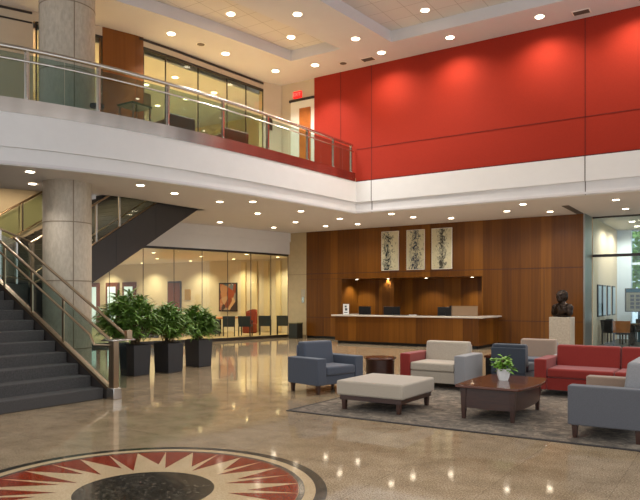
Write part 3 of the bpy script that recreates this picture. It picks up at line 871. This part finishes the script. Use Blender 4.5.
def monitor(x, w, h, lb):
    t = thing('monitor', lb, 'monitor', (x,20.78,.74), 0, 'monitors at the reception desk')
    hs = MB().box(x-w/2,x+w/2,20.76,20.80,1.33-h,1.33).build('screen_housing', M['black'], t, bevel=.01)
    MB().box(x-w/2+.02,x+w/2-.02,20.80,20.803,1.35-h,1.31).build('display_panel', M['screen'], hs)
    MB().box(x-.03,x+.03,20.74,20.76,.755,1.15).build('monitor_stand', M['black'], t)
    MB().box(x-.12,x+.12,20.66,20.88,.74,.755).build('monitor_foot', M['black'], t)
monitor(-11.55,.50,.34,'left black monitor at the reception desk, beside the small white sign')
monitor(-10.45,.64,.40,'middle and widest black monitor at the reception desk')
monitor(-8.45,.52,.36,'right black monitor at the reception desk, next to the low glass screen')
t = thing('counter_sign', 'small white upright sign at the left end of the reception counter', 'sign', (-12.05,20.3,1.035))
MB().box(-12.17,-11.93,20.28,20.30,1.05,1.42).build('sign_card', M['paper'], t)
mb = MB(); mb.box(-12.10,-12.02,20.276,20.28,1.30,1.36); mb.box(-12.09,-11.99,20.276,20.28,1.18,1.27); mb.box(-12.12,-11.98,20.276,20.28,1.10,1.13)
mb.build('sign_print', M['ink'], t)
MB().box(-12.18,-11.92,20.22,20.36,1.035,1.05).build('sign_foot', M['glass_cool'], t)
t = thing('glass_screen', 'low smoked glass screen with dark edge on the right end of the counter', 'desk screen', (-7.6,20.35,1.035))
MB().box(-8.05,-7.15,20.34,20.352,1.05,1.37).build('screen_panel', plain('bronze_tinted_screen', (150,124,98), .25), t)
MB().box(-8.09,-8.04,20.30,20.39,1.035,1.38).build('screen_post', M['black'], t)
MB().box(-8.05,-7.15,20.325,20.365,1.035,1.05).build('screen_channel', M['steel'], t)
t = thing('keyboard', 'flat dark keyboard lying on the counter between the middle and right monitors', 'keyboard', (-9.85,20.3,1.035))
MB().box(-10.1,-9.6,20.22,20.38,1.035,1.055).build('keyboard_body', M['black'], t, bevel=.004)
t = thing('document_tray', 'small grey document tray on the counter left of the right monitor', 'tray', (-9.35,20.28,1.035))
MB().box(-9.5,-9.2,20.16,20.40,1.035,1.05).box(-9.5,-9.49,20.16,20.40,1.05,1.085).box(-9.21,-9.2,20.16,20.40,1.05,1.085).build('tray_body', M['steel'], t)
MB().box(-9.48,-9.22,20.17,20.39,1.05,1.062).build('paper_stack', M['paper'], t)

# paintings
for i,(x0,x1,dark,cxo,lb) in enumerate([(-11.53,-10.81,(40,46,44),-.1,'left ink painting on the wood wall, dense black brushwork'),
                     (-10.48,-9.76,(44,50,66),.0,'middle ink painting on the wood wall, with a blue-black upright band'),
                     (-9.48,-8.70,(70,66,56),.02,'right ink painting on the wood wall, palest of the three')]):
    t = thing('ink_painting', lb, 'painting', ((x0+x1)/2,22.07,2.68), 0, 'ink paintings on the wood wall')
    MB().box(x0,x1,22.055,22.092,2.68,4.16).build('frame', M['trim_white'], t)
    MB().box(x0+.015,x1-.015,22.05,22.055,2.695,4.145).build('sheet', ink_mat('ink_sheet_%s' % 'abc'[i], i+1, cxo, .36 if i<2 else .3, dark), t)

# wall switch plate, bin
t = thing('wall_switch', 'grey switch plates on the beige tile pier left of the wood wall', 'wall switch', (-15.18,22.09,1.45))
MB().box(-15.24,-15.12,22.075,22.094,1.45,1.68).build('switch_plate', M['steel'], t)
MB().box(-15.25,-15.08,22.06,22.094,1.68,2.0).build('intercom_box', plain('grey_plastic', (170,160,140), .5), t)
t = thing('waste_bin', 'dark square waste bin against the tile pier', 'bin', (-15.25,21.65,0))
MB().box(-15.45,-15.03,21.45,21.85,0,.60).build('bin_body', plain('dark_olive_metal', (38,38,30), .4), t, bevel=.01)
MB().box(-15.46,-15.02,21.44,21.86,.60,.64).build('bin_lid', plain('olive_lid', (110,102,66), .4), t)

# ------------------------------------------------------------------ bust on pedestal
PX, PY = -4.62, 20.7
tag(MB().box(PX-.31,PX+.31,PY-.31,PY+.31,0,1.05).build('stone_pedestal', M['stone_ped'], bevel=.01), 'pale speckled stone pedestal under the bronze bust', 'pedestal')
def blob(parts, name, mat, parent, vox=.018, loc=(0,0,0)):
    bm = bmesh.new()
    for c, s, rot in parts:
        mtx = Matrix.Translation(Vector(c)) @ Euler([R(a) for a in rot]).to_matrix().to_4x4() @ Matrix.Diagonal((s[0],s[1],s[2],1))
        bmesh.ops.create_icosphere(bm, subdivisions=3, radius=1.0, matrix=mtx)
    me = bpy.data.meshes.new(name); bm.to_mesh(me); bm.free(); me.materials.append(mat)
    o = bpy.data.objects.new(name, me); C.objects.link(o); o.parent = parent; o.location = loc
    rm = o.modifiers.new('remesh','REMESH'); rm.mode = 'VOXEL'; rm.voxel_size = vox; rm.use_smooth_shade = True
    sm = o.modifiers.new('smooth','SMOOTH'); sm.factor = .5; sm.iterations = 3
    return o
b = thing('bronze_bust', 'dark bronze bust of a bearded man on the stone pedestal', 'sculpture', (PX,PY,1.05), R(-18))
MB().box(-.20,.20,-.16,.16,0,.07).build('bust_plinth', M['bronze'], b, local=True, bevel=.01)
blob([((0,.02,.20),(.26,.18,.19),(0,0,0)),((-.20,.03,.27),(.14,.14,.13),(0,25,0)),((.20,.03,.27),(.14,.14,.13),(0,-25,0)),
      ((0,-.07,.20),(.20,.15,.17),(0,0,0)),((0,.02,.36),(.17,.13,.11),(0,0,0)),((0,-.01,.45),(.10,.105,.13),(-8,0,0)),
      ((0,-.03,.64),(.138,.165,.185),(0,0,0)),((0,-.10,.54),(.098,.095,.085),(0,0,0)),((0,-.205,.625),(.026,.045,.042),(20,0,0)),
      ((0,-.165,.525),(.075,.06,.075),(0,0,0)),((-.055,-.17,.685),(.058,.035,.018),(0,8,0)),((.055,-.17,.685),(.058,.035,.018),(0,-8,0)),
      ((-.07,-.15,.60),(.04,.04,.035),(0,0,0)),((.07,-.15,.60),(.04,.04,.035),(0,0,0)),((0,-.19,.565),(.055,.03,.014),(0,0,0)),
      ((-.14,-.01,.63),(.022,.042,.06),(0,0,0)),((.14,-.01,.63),(.022,.042,.06),(0,0,0)),
      ((-.11,-.17,.28),(.035,.035,.17),(12,28,0)),((.11,-.17,.28),(.035,.035,.17),(12,-28,0)),((0,-.20,.22),(.03,.03,.13),(0,0,0)),
      ((.25,.0,.15),(.085,.13,.13),(0,0,0)),((-.25,.0,.15),(.085,.13,.13),(0,0,0)),((0,.02,.09),(.2,.15,.08),(0,0,0))],
     'figure', M['bronze'], b, .014)
blob([((0,.04,.72),(.142,.155,.115),(0,0,0)),((0,.12,.62),(.13,.09,.16),(0,0,0)),((-.11,.02,.70),(.05,.10,.09),(0,0,0)),((.11,.02,.70),(.05,.10,.09),(0,0,0))],
     'hair', M['bronze'], b, .014)

# ------------------------------------------------------------------ upholstered seating
def cushion(mb_args, name, mat, parent, bev=.035):
    return MB().box(*mb_args).build(name, mat, parent, local=True, bevel=bev, seg=4)
def seat_unit(name, label, loc, rz, W, D, seats, mats, ah=.60, bh=.82, at=.20, lh=.15, arms=(1,1), group=None, cat='armchair', base=None, arm_d=None):
    """faces local -Y; origin at the middle of the footprint"""
    t = thing(name, label, cat, loc, rz, group)
    x0, x1 = -W/2, W/2; y0, y1 = -D/2, D/2
    a0 = x0+(at if arms[0] else 0); a1 = x1-(at if arms[1] else 0)
    MB().box(a0,a1,y0+.03,y1-.02,lh,.30).build('base', mats['base'], t, local=True, bevel=.01)
    if arms[0]: MB().box(x0,x0+at,y0,y1,lh,ah).build('arm', mats['arm_a'], t, local=True, bevel=.018, seg=3)
    if arms[1]: MB().box(x1-at,x1,y0,y1,lh,ah).build('arm', mats['arm_b'], t, local=True, bevel=.018, seg=3)
    w = (a1-a0)/seats
    for i in range(seats):
        s0, s1 = a0+w*i+.006, a0+w*(i+1)-.006
        cushion((s0,s1,y0-.005,y1-.22,.305,.455), 'seat_cushion', mats['seat'], t)
        m = MB().hexa([(s0,y1-.26,.40),(s1,y1-.26,.40),(s1,y1-.06,.40),(s0,y1-.06,.40),(s0,y1-.20,bh),(s1,y1-.20,bh),(s1,y1-.02,bh),(s0,y1-.02,bh)])
        m.build('back_cushion', mats['back'], t, local=True, bevel=.035, seg=4)
    MB().box(a0,a1,y1-.06,y1,.30,bh-.06).build('back_panel', mats.get('rear', mats['base']), t, local=True, bevel=.012)
    for sx_ in (x0+.07,x1-.07):
        for sy_ in (y0+.07,y1-.07):
            MB().hexa([(sx_-.022,sy_-.022,0),(sx_+.022,sy_-.022,0),(sx_+.022,sy_+.022,0),(sx_-.022,sy_+.022,0),
                       (sx_-.032,sy_-.032,lh),(sx_+.032,sy_-.032,lh),(sx_+.032,sy_+.032,lh),(sx_-.032,sy_+.032,lh)]).build('leg', M['wood_dark'], t, local=True)
    return t
def allm(m, **kw):
    r = dict(base=m, arm_a=m, arm_b=m, seat=m, back=m); r.update(kw); return r
seat_unit('armchair', 'slate blue club armchair on the bare stone floor, left of the ottoman', (-6.14,9.64,0), R(76), 1.10, .78, 1, allm(M['blue_fabric']), bh=.85)
seat_unit('armchair.001', 'oatmeal armchair with one red arm and one grey arm, behind the ottoman', (-4.62,11.2,.012), 0, 1.24, .92, 1,
          allm(M['cream_fabric'], arm_a=M['red_fabric'], arm_b=M['grey_fabric']), bh=.80, lh=.10)
seat_unit('armchair.002', 'dark slate blue low chair with its back to the coffee table', (-3.42,11.62,.012), R(180), .60, .70, 1, allm(M['navy_fabric']), bh=.80, arms=(0,0), cat='chair')
seat_unit('armchair.003', 'taupe backed armchair with blue seat, behind the dark blue chair and red sofa', (-3.42,13.05,0), 0, .98, .80, 1,
          allm(M['blue_fabric'], back=M['taupe_fabric'], arm_b=M['grey_fabric'], rear=M['grey_fabric']), bh=.80, ah=.52, at=.14)
seat_unit('sofa', 'brick red two-seat sofa facing the coffee table', (-1.67,11.40,.012), 0, 2.44, .90, 2, allm(M['red_fabric']), bh=.80, lh=.10, cat='sofa')
seat_unit('armchair.004', 'grey armchair at the right photo edge, seen from its side arm', (-1.28,8.42,.012), R(-90), 1.26, .80, 1,
          allm(M['midgrey_fabric'], seat=M['taupe_fabric'], back=M['grey_fabric'], arm_a=M['taupe_fabric'], arm_b=M['midgrey_fabric']), bh=.88)

# ottoman
t = thing('ottoman', 'square oatmeal upholstered ottoman on a dark wood frame', 'ottoman', (-4.39,8.55,.012))
MB().box(-4.92,-3.86,8.00,9.10,.22,.43).build('cushion', M['cream_fabric'], t, bevel=.03, seg=4)
MB().box(-4.88,-3.90,8.04,9.06,.155,.222).build('frame', M['wood_dark'], t)
for x in (-4.86,-3.99):
    for y in (8.05,8.98):
        MB().hexa([(x+.01,y+.01,.012),(x+.06,y+.01,.012),(x+.06,y+.06,.012),(x+.01,y+.06,.012),(x,y,.2),(x+.07,y,.2),(x+.07,y+.07,.2),(x,y+.07,.2)]).build('leg', M['wood_dark'], t)

# coffee table with bowed top
t = thing('coffee_table', 'dark mahogany coffee table with bowed top in the middle of the rug', 'coffee table', (-2.77,8.92,.012))
def bowed(x0,x1,y0,y1,b,n=10):
    p = []
    for i in range(n): u=i/n; p.append((x0+(x1-x0)*u, y0-b*.3*4*u*(1-u)))
    for i in range(n): u=i/n; p.append((x1+b*4*u*(1-u), y0+(y1-y0)*u))
    for i in range(n): u=i/n; p.append((x1+(x0-x1)*u, y1+b*.3*4*u*(1-u)))
    for i in range(n): u=i/n; p.append((x0-b*.3*4*u*(1-u), y1+(y0-y1)*u))
    return p
MB().prism(bowed(-3.20,-2.36,8.22,9.62,.10), .43, .465).build('table_top', M['wood_top'], t, bevel=.008)
MB().prism(bowed(-3.14,-2.44,8.30,9.54,.06), .16, .43).build('apron', M['wood_dark'], t)
for x in (-3.15,-2.50):
    for y in (8.28,9.48):
        MB().hexa([(x+.015,y+.015,.012),(x+.06,y+.015,.012),(x+.06,y+.06,.012),(x+.015,y+.06,.012),(x,y,.43),(x+.08,y,.43),(x+.08,y+.08,.43),(x,y+.08,.43)]).build('leg', M['wood_dark'], t)

# side tables
t = thing('side_table', 'round dark drum side table between blue armchair and oatmeal armchair', 'side table', (-5.78,11.0,0))
MB().lathe([(.27,0),(.27,.46)], (-5.78,11.0,0), 40).build('drum', M['wood_dark'], t)
MB().lathe([(.30,.46),(.31,.475),(.30,.50)], (-5.78,11.0,0), 40).build('table_top', M['wood_top'], t)
t = thing('side_table.001', 'small square dark side table between oatmeal armchair and dark blue chair', 'side table', (-3.84,12.1,.012))
MB().box(-4.06,-3.76,11.9,12.3,.50,.54).build('table_top', M['wood_top'], t)
MB().box(-4.04,-3.78,11.93,12.27,.012,.50).build('cabinet', M['black'], t)

# rug
r = thing('area_rug', 'mottled grey brown area rug under the seating group', 'rug', (-2,9.4,0))
MB().box(-5.42,1.6,7.56,12.36,0,.011).build('rug_field', M['rug'], r)
mb = MB(); mb.box(-5.46,1.64,7.52,7.57,0,.012); mb.box(-5.46,1.64,12.35,12.4,0,.012); mb.box(-5.46,-5.41,7.57,12.35,0,.012); mb.box(1.59,1.64,7.57,12.35,0,.012)
mb.build('rug_binding', M['rug_edge'], r)

# ------------------------------------------------------------------ plants
def add_leaf(mb, p, d, L, w, droop, rnd):
    d = d.normalized(); side_ = d.cross(Vector((0,0,1)))
    if side_.length < 1e-3: side_ = Vector((1,0,0))
    side_.normalize(); side_ = (side_ + Vector((0,0,rnd.uniform(-.5,.5)))).normalized()
    vs = []
    for u, ww in ((0,.25),(.35,1.0),(.7,.7),(1,.05)):
        q = p + d*L*u + Vector((0,0,-droop*L*u*u))
        vs += [q-side_*w*ww*.5, q+side_*w*ww*.5]
    mb.add(vs, [(0,1,3,2),(2,3,5,4),(4,5,7,6)])
def bush(center, rx, rz, n_ros, n_leaf, L, w, mat, parent, rnd, stem_from, zlo):
    mb = MB(); sm = MB()
    c = Vector(center)
    for i in range(n_ros):
        while True:
            q = Vector((rnd.uniform(-1,1), rnd.uniform(-1,1), rnd.uniform(-1,1)))
            if .25 < q.length < 1: break
        p = c + Vector((q.x*rx*(1-.25*max(0,q.z)), q.y*rx*(1-.25*max(0,q.z)), q.z*rz))
        if p.z < zlo: p.z = zlo + rnd.uniform(0,.1)
        if i % 3 == 0:
            f = Vector(stem_from) + Vector((rnd.uniform(-.1,.1), rnd.uniform(-.1,.1), 0))
            sm.tube([f, f.lerp(p,.5)+Vector((0,0,.08)), p], .009, 5)
        ax = (p - Vector(stem_from)).normalized()
        for k in range(n_leaf):
            a = rnd.uniform(0,2*math.pi)
            d_ = Vector((math.cos(a), math.sin(a), rnd.uniform(-.15,.9))) + ax*.55
            add_leaf(mb, p+Vector((0,0,rnd.uniform(-.06,.06))), d_, L*rnd.uniform(.65,1.15), w*rnd.uniform(.7,1.2), rnd.uniform(.25,.75), rnd)
    mb.build('foliage', mat, parent, smooth=False)
    sm.build('stem', M['stem'], parent)
def planter_plant(x, y, hgt, rx, n, lb, seed):
    t = thing('potted_plant', lb, 'potted plant', (x,y,0), 0, 'leafy plants in charcoal planters')
    a, b_ = .212, .232
    mb = MB().hexa([(x-a,y-a,0),(x+a,y-a,0),(x+a,y+a,0),(x-a,y+a,0),(x-b_,y-b_,.64),(x+b_,y-b_,.64),(x+b_,y+b_,.64),(x-b_,y+b_,.64)])
    mb.build('planter', M['planter'], t, bevel=.008)
    MB().box(x-.2,x+.2,y-.2,y+.2,.63,.65).build('soil', M['soil'], t)
    rnd = random.Random(seed)
    zc = .55 + (hgt-.55)/2
    bush((x-.10 if rx>.5 else x,y-.04,zc), rx, (hgt-.62)/2*.92, n, 20, .31, .044, M['leaf'], t, rnd, (x,y,.65), .76)
planter_plant(-10.72,9.36,1.80,.60,140,'largest leafy plant in a charcoal planter, nearest the stair newel',1)
planter_plant(-10.55,10.15,1.48,.38,75,'middle leafy plant of the three charcoal planters',2)
planter_plant(-10.85,11.40,1.46,.38,75,'right leafy plant of the three, furthest from the stairs',3)
# table plant
t = thing('table_plant', 'small bright green plant in a white faceted pot on the coffee table', 'potted plant', (-2.80,9.02,.465))
MB().lathe([(.065,0),(.085,.06),(.105,.16),(.09,.16),(.085,.14)], (-2.80,9.02,.465), 6).build('pot', M['pot_white'], t, smooth=False)
MB().lathe([(.085,.138),(.085,.142)], (-2.80,9.02,.465), 12).build('soil', M['soil'], t)
bush((-2.80,9.02,.70), .14, .065, 22, 8, .09, .05, M['leaf_bright'], t, random.Random(5), (-2.80,9.02,.60), .62)

# ------------------------------------------------------------------ meeting room furniture and art
t = thing('framed_art', 'framed orange and brown abstract print on the meeting room wall', 'picture', (-21.3,24.47,1.0))
MB().box(-21.88,-20.72,24.43,24.49,.98,2.40).build('frame', M['dark_trim'], t)
MB().box(-21.81,-20.79,24.42,24.43,1.05,2.33).build('print', art_mat(), t)
t = thing('wall_plate', 'gold rectangular plaque on the meeting room wall right of the brown door', 'plaque', (-24.05,24.48,1.6))
MB().box(-24.25,-23.85,24.45,24.495,1.55,2.1).build('plate', plain('brass_plate', (190,150,80), .35, .6), t)
def conf_chair(x, y, rz, lb, fab, group, back_mat=None):
    t = thing('meeting_chair', lb, 'chair', (x,y,.012), rz, group)
    MB().box(-.26,.26,-.26,.24,.40,.48).build('seat', fab, t, local=True, bevel=.02)
    MB().hexa([(-.26,.18,.46),(.26,.18,.46),(.26,.24,.46),(-.26,.24,.46),(-.27,.24,.86),(.27,.24,.86),(.27,.30,.86),(-.27,.30,.86)]).build('backrest', back_mat or fab, t, local=True, bevel=.015)
    for sx_ in (-.24,.24):
        for sy_ in (-.22,.22): MB().box(sx_-.018,sx_+.018,sy_-.018,sy_+.018,0,.42).build('leg', M['black'], t, local=True)
        MB().box(sx_-.025,sx_+.025,-.22,.22,.62,.66).box(sx_-.02,sx_+.02,-.22,-.18,.42,.62).build('armrest', fab, t, local=True)
G5 = 'dark blue chairs in the meeting room'
conf_chair(-17.1,23.3,R(213),'rightmost dark blue chair behind the meeting room glass',M['chair_blue'],G5)
conf_chair(-17.66,22.75,R(213),'second dark blue chair from the right behind the meeting room glass',M['chair_blue'],G5)
conf_chair(-17.95,21.75,R(205),'dark blue chair before the round red backed seat, at the table end',M['chair_blue'],G5)
conf_chair(-18.5,21.3,R(220),'dark blue chair in the middle of the meeting room group',M['chair_blue'],G5)
conf_chair(-19.1,20.9,R(200),'leftmost dark blue chair behind the meeting room glass, near the right plant',M['chair_blue'],G5)
t = thing('meeting_table', 'long tan wood meeting table behind the blue chairs', 'table', (-20.6,20.6,.012))
MB().box(-21.3,-19.7,18.6,23.4,.70,.75).build('table_top', M['wood_tan'], t)
for y in (18.6,22.4): MB().box(-21.0,-20.0,y-.1,y+.1,.012,.70).build('leg', M['black'], t)
t = thing('round_seat', 'round red brown backed seat standing behind the dark blue meeting room chairs', 'chair', (-19.35,23.75,.012))
o = MB().lathe([(.30,.0),(.34,.05),(.34,.42),(.30,.46)], (-19.35,23.75,.012), 28).build('seat', plain('red_brown_fabric', (128,50,28), .8), t)
mb = MB(); vs=[]; fs=[]
for i in range(13):
    a = R(20+140*i/12)
    for rr_, z in ((.30,.44),(.36,.44),(.36,1.0+.12*math.sin(R(180*i/12))),(.30,1.0+.12*math.sin(R(180*i/12)))): vs.append((-19.35+rr_*math.cos(a),23.75+rr_*math.sin(a),z))
for i in range(12):
    for q in range(4): fs.append((4*i+q,4*i+(q+1)%4,4*i+4+(q+1)%4,4*i+4+q))
fs += [(0,1,2,3),(51,50,49,48)]
mb.add(vs,fs).build('backrest', plain('red_brown_back', (138,52,28), .8), t)

# ------------------------------------------------------------------ balcony furniture seen through the railing glass
def lounge_chair(x, y, rz, lb, mat):
    t = thing('lounge_chair', lb, 'chair', (x,y,Z_UP), rz, 'lounge chairs on the balcony')
    MB().box(-.36,.36,-.28,.24,.24,.40).build('seat', mat, t, local=True, bevel=.03, seg=3)
    MB().box(-.42,.42,.16,.30,.26,.66).build('backrest', mat, t, local=True, bevel=.04, seg=3)
    for a in (-.42,.33): MB().box(a,a+.09,-.28,.24,.24,.52).build('arm', mat, t, local=True, bevel=.02)
    for a in (-.36,.36):
        for b_ in (-.22,.22): MB().box(a-.02,a+.02,b_-.02,b_+.02,0,.26).build('leg', M['black'], t, local=True)
M['brown_leather'] = plain('brown_leather', (116,70,44), .5, var=.1, scale=10)
M['green_top'] = plain('green_glass_top', (70,90,60), .2)
lounge_chair(-11.85,11.6,R(-100),'brown lounge chair on the balcony behind the rail, nearer the green topped table',M['brown_leather'])
lounge_chair(-11.6,13.4,R(-100),'brown lounge chair on the balcony behind the rail, nearer the exit sign',M['brown_leather'])
t = thing('balcony_table', 'small green topped table on the balcony behind the railing glass', 'table', (-12.1,10.6,Z_UP))
MB().box(-12.42,-11.88,10.3,10.9,Z_UP+.72,Z_UP+.76).build('table_top', M['green_top'], t)
for x in (-12.40,-11.93):
    for y in (10.33,10.84): MB().box(x,x+.03,y,y+.03,Z_UP,Z_UP+.72).build('leg', M['steel_warm'], t)
t = thing('balcony_stool', 'dark narrow stool on the balcony right of the upper column', 'stool', (-12.45,9.75,Z_UP))
MB().lathe([(.16,.56),(.16,.62)], (-12.45,9.75,Z_UP), 20).build('seat', M['black_seat'], t)
MB().lathe([(.03,.02),(.03,.56)], (-12.45,9.75,Z_UP), 10).build('pole', M['black'], t)
MB().lathe([(.18,0),(.18,.02)], (-12.45,9.75,Z_UP), 20).build('foot', M['black'], t)

# ------------------------------------------------------------------ reading room furniture
G6 = 'framed panels on the reading room wall'
for i,(y,lb) in enumerate([(24.0,'first framed pale blue panel on the reading room wall, nearest the glass'),(24.9,'second framed pale blue panel on the reading room wall from the glass'),
                  (25.9,'third framed pale blue panel on the reading room wall from the glass'),(27.0,'fourth framed pale blue panel on the reading room wall, nearest the window')]):
    t = thing('wall_picture', lb, 'picture', (-4.18,y,1.0), 0, G6)
    MB().box(-4.2,-4.155,y,y+.62,.98,2.1).build('frame', M['black'], t)
    MB().box(-4.155,-4.148,y+.05,y+.57,1.03,2.05).build('panel', plain('pale_blue_panel_%s' % 'abcd'[i], (176,196,206), .3), t)
t = thing('meeting_table.001', 'dark topped table with black chairs behind the right-hand glass', 'table', (-2.2,24.9,0))
MB().box(-3.30,-.9,24.5,25.4,.71,.75).build('table_top', plain('dark_table_top', (92,74,58), .25), t, bevel=.006)
for x in (-3.2,-1.2): MB().box(x-.06,x+.06,24.7,25.2,0,.71).build('leg', M['black'], t)
G7 = 'chairs around the reading room table'
conf_chair(-3.80,25.55,R(75),'black chair at the left end of the reading room table, beside the steel pier',M['black_seat'],G7)
conf_chair(-3.80,24.6,R(150),'black near side chair at the reading room table, left of the wood backed one',M['black_seat'],G7)
conf_chair(-3.40,23.78,R(190),'chair with a tan wooden back on the near side of the reading room table',M['black_seat'],G7,M['wood_tan'])
conf_chair(-2.45,24.0,R(180),'black near side chair at the reading room table, right of the wood backed one',M['black_seat'],G7)
conf_chair(-3.0,26.0,R(0),'left black chair on the far side of the reading room table',M['black_seat'],G7)
conf_chair(-2.3,26.0,R(5),'right black chair on the far side of the reading room table',M['black_seat'],G7)
t = thing('display_board', 'wide grey calendar display board on a teal stand behind the right-hand glass', 'display board', (-2.75,26.8,0))
MB().box(-3.70,-1.75,26.74,26.82,1.12,2.0).build('board', M['black'], t, bevel=.01)
MB().box(-3.65,-1.80,26.73,26.742,1.15,1.84).build('display_panel', M['screen'], t)
MB().box(-3.65,-1.80,26.728,26.742,1.85,1.97).build('header_strip', M['teal'], t)
mb = MB()
for i in range(9):
    for j in range(4): mb.box(-3.51+.19*i,-3.38+.19*i,26.724,26.73,1.24+.14*j,1.34+.14*j)
mb.build('calendar_grid', M['ink'], t)
MB().box(-3.25,-2.25,26.7,26.9,.04,1.12).build('stand', M['teal'], t)
MB().box(-3.45,-2.05,26.55,27.05,0,.04).build('stand_foot', M['teal'], t)

# trees outside
struct(MB().box(-12,14,28.6,46,-.12,-.02).build('floor_lawn', plain('lawn', (112,140,70), .9, var=.2, scale=3)))
def tree(x, y, h, r, seed, lb):
    t = thing('garden_tree', lb, 'tree', (x,y,-.02), 0, 'trees outside the reading room window')
    MB().tube([(x,y,-.02),(x+.05,y,h*.45),(x,y,h*.75)], .10, 8).build('trunk', M['stem'], t)
    rnd = random.Random(seed); mb = MB()
    for i in range(1500):
        while True:
            q = Vector((rnd.uniform(-1,1),rnd.uniform(-1,1),rnd.uniform(-1,1)))
            if q.length < 1: break
        p = Vector((x+q.x*r,y+q.y*r,h*.62+q.z*h*.42))
        add_leaf(mb, p, Vector((rnd.uniform(-1,1),rnd.uniform(-1,1),rnd.uniform(-.6,.6))), .34, .22, .2, rnd)
    mb.build('crown', M['leaf_tree'], t, smooth=False)
tree(-3.8,33.2,5.0,1.5,1,'nearest leafy green tree outside the reading room window')
tree(-.2,35.2,5.6,1.7,2,'leafy green tree outside the window, right of the nearest one')
tree(3.6,34.0,5.2,1.6,3,'rightmost leafy green tree outside the window')
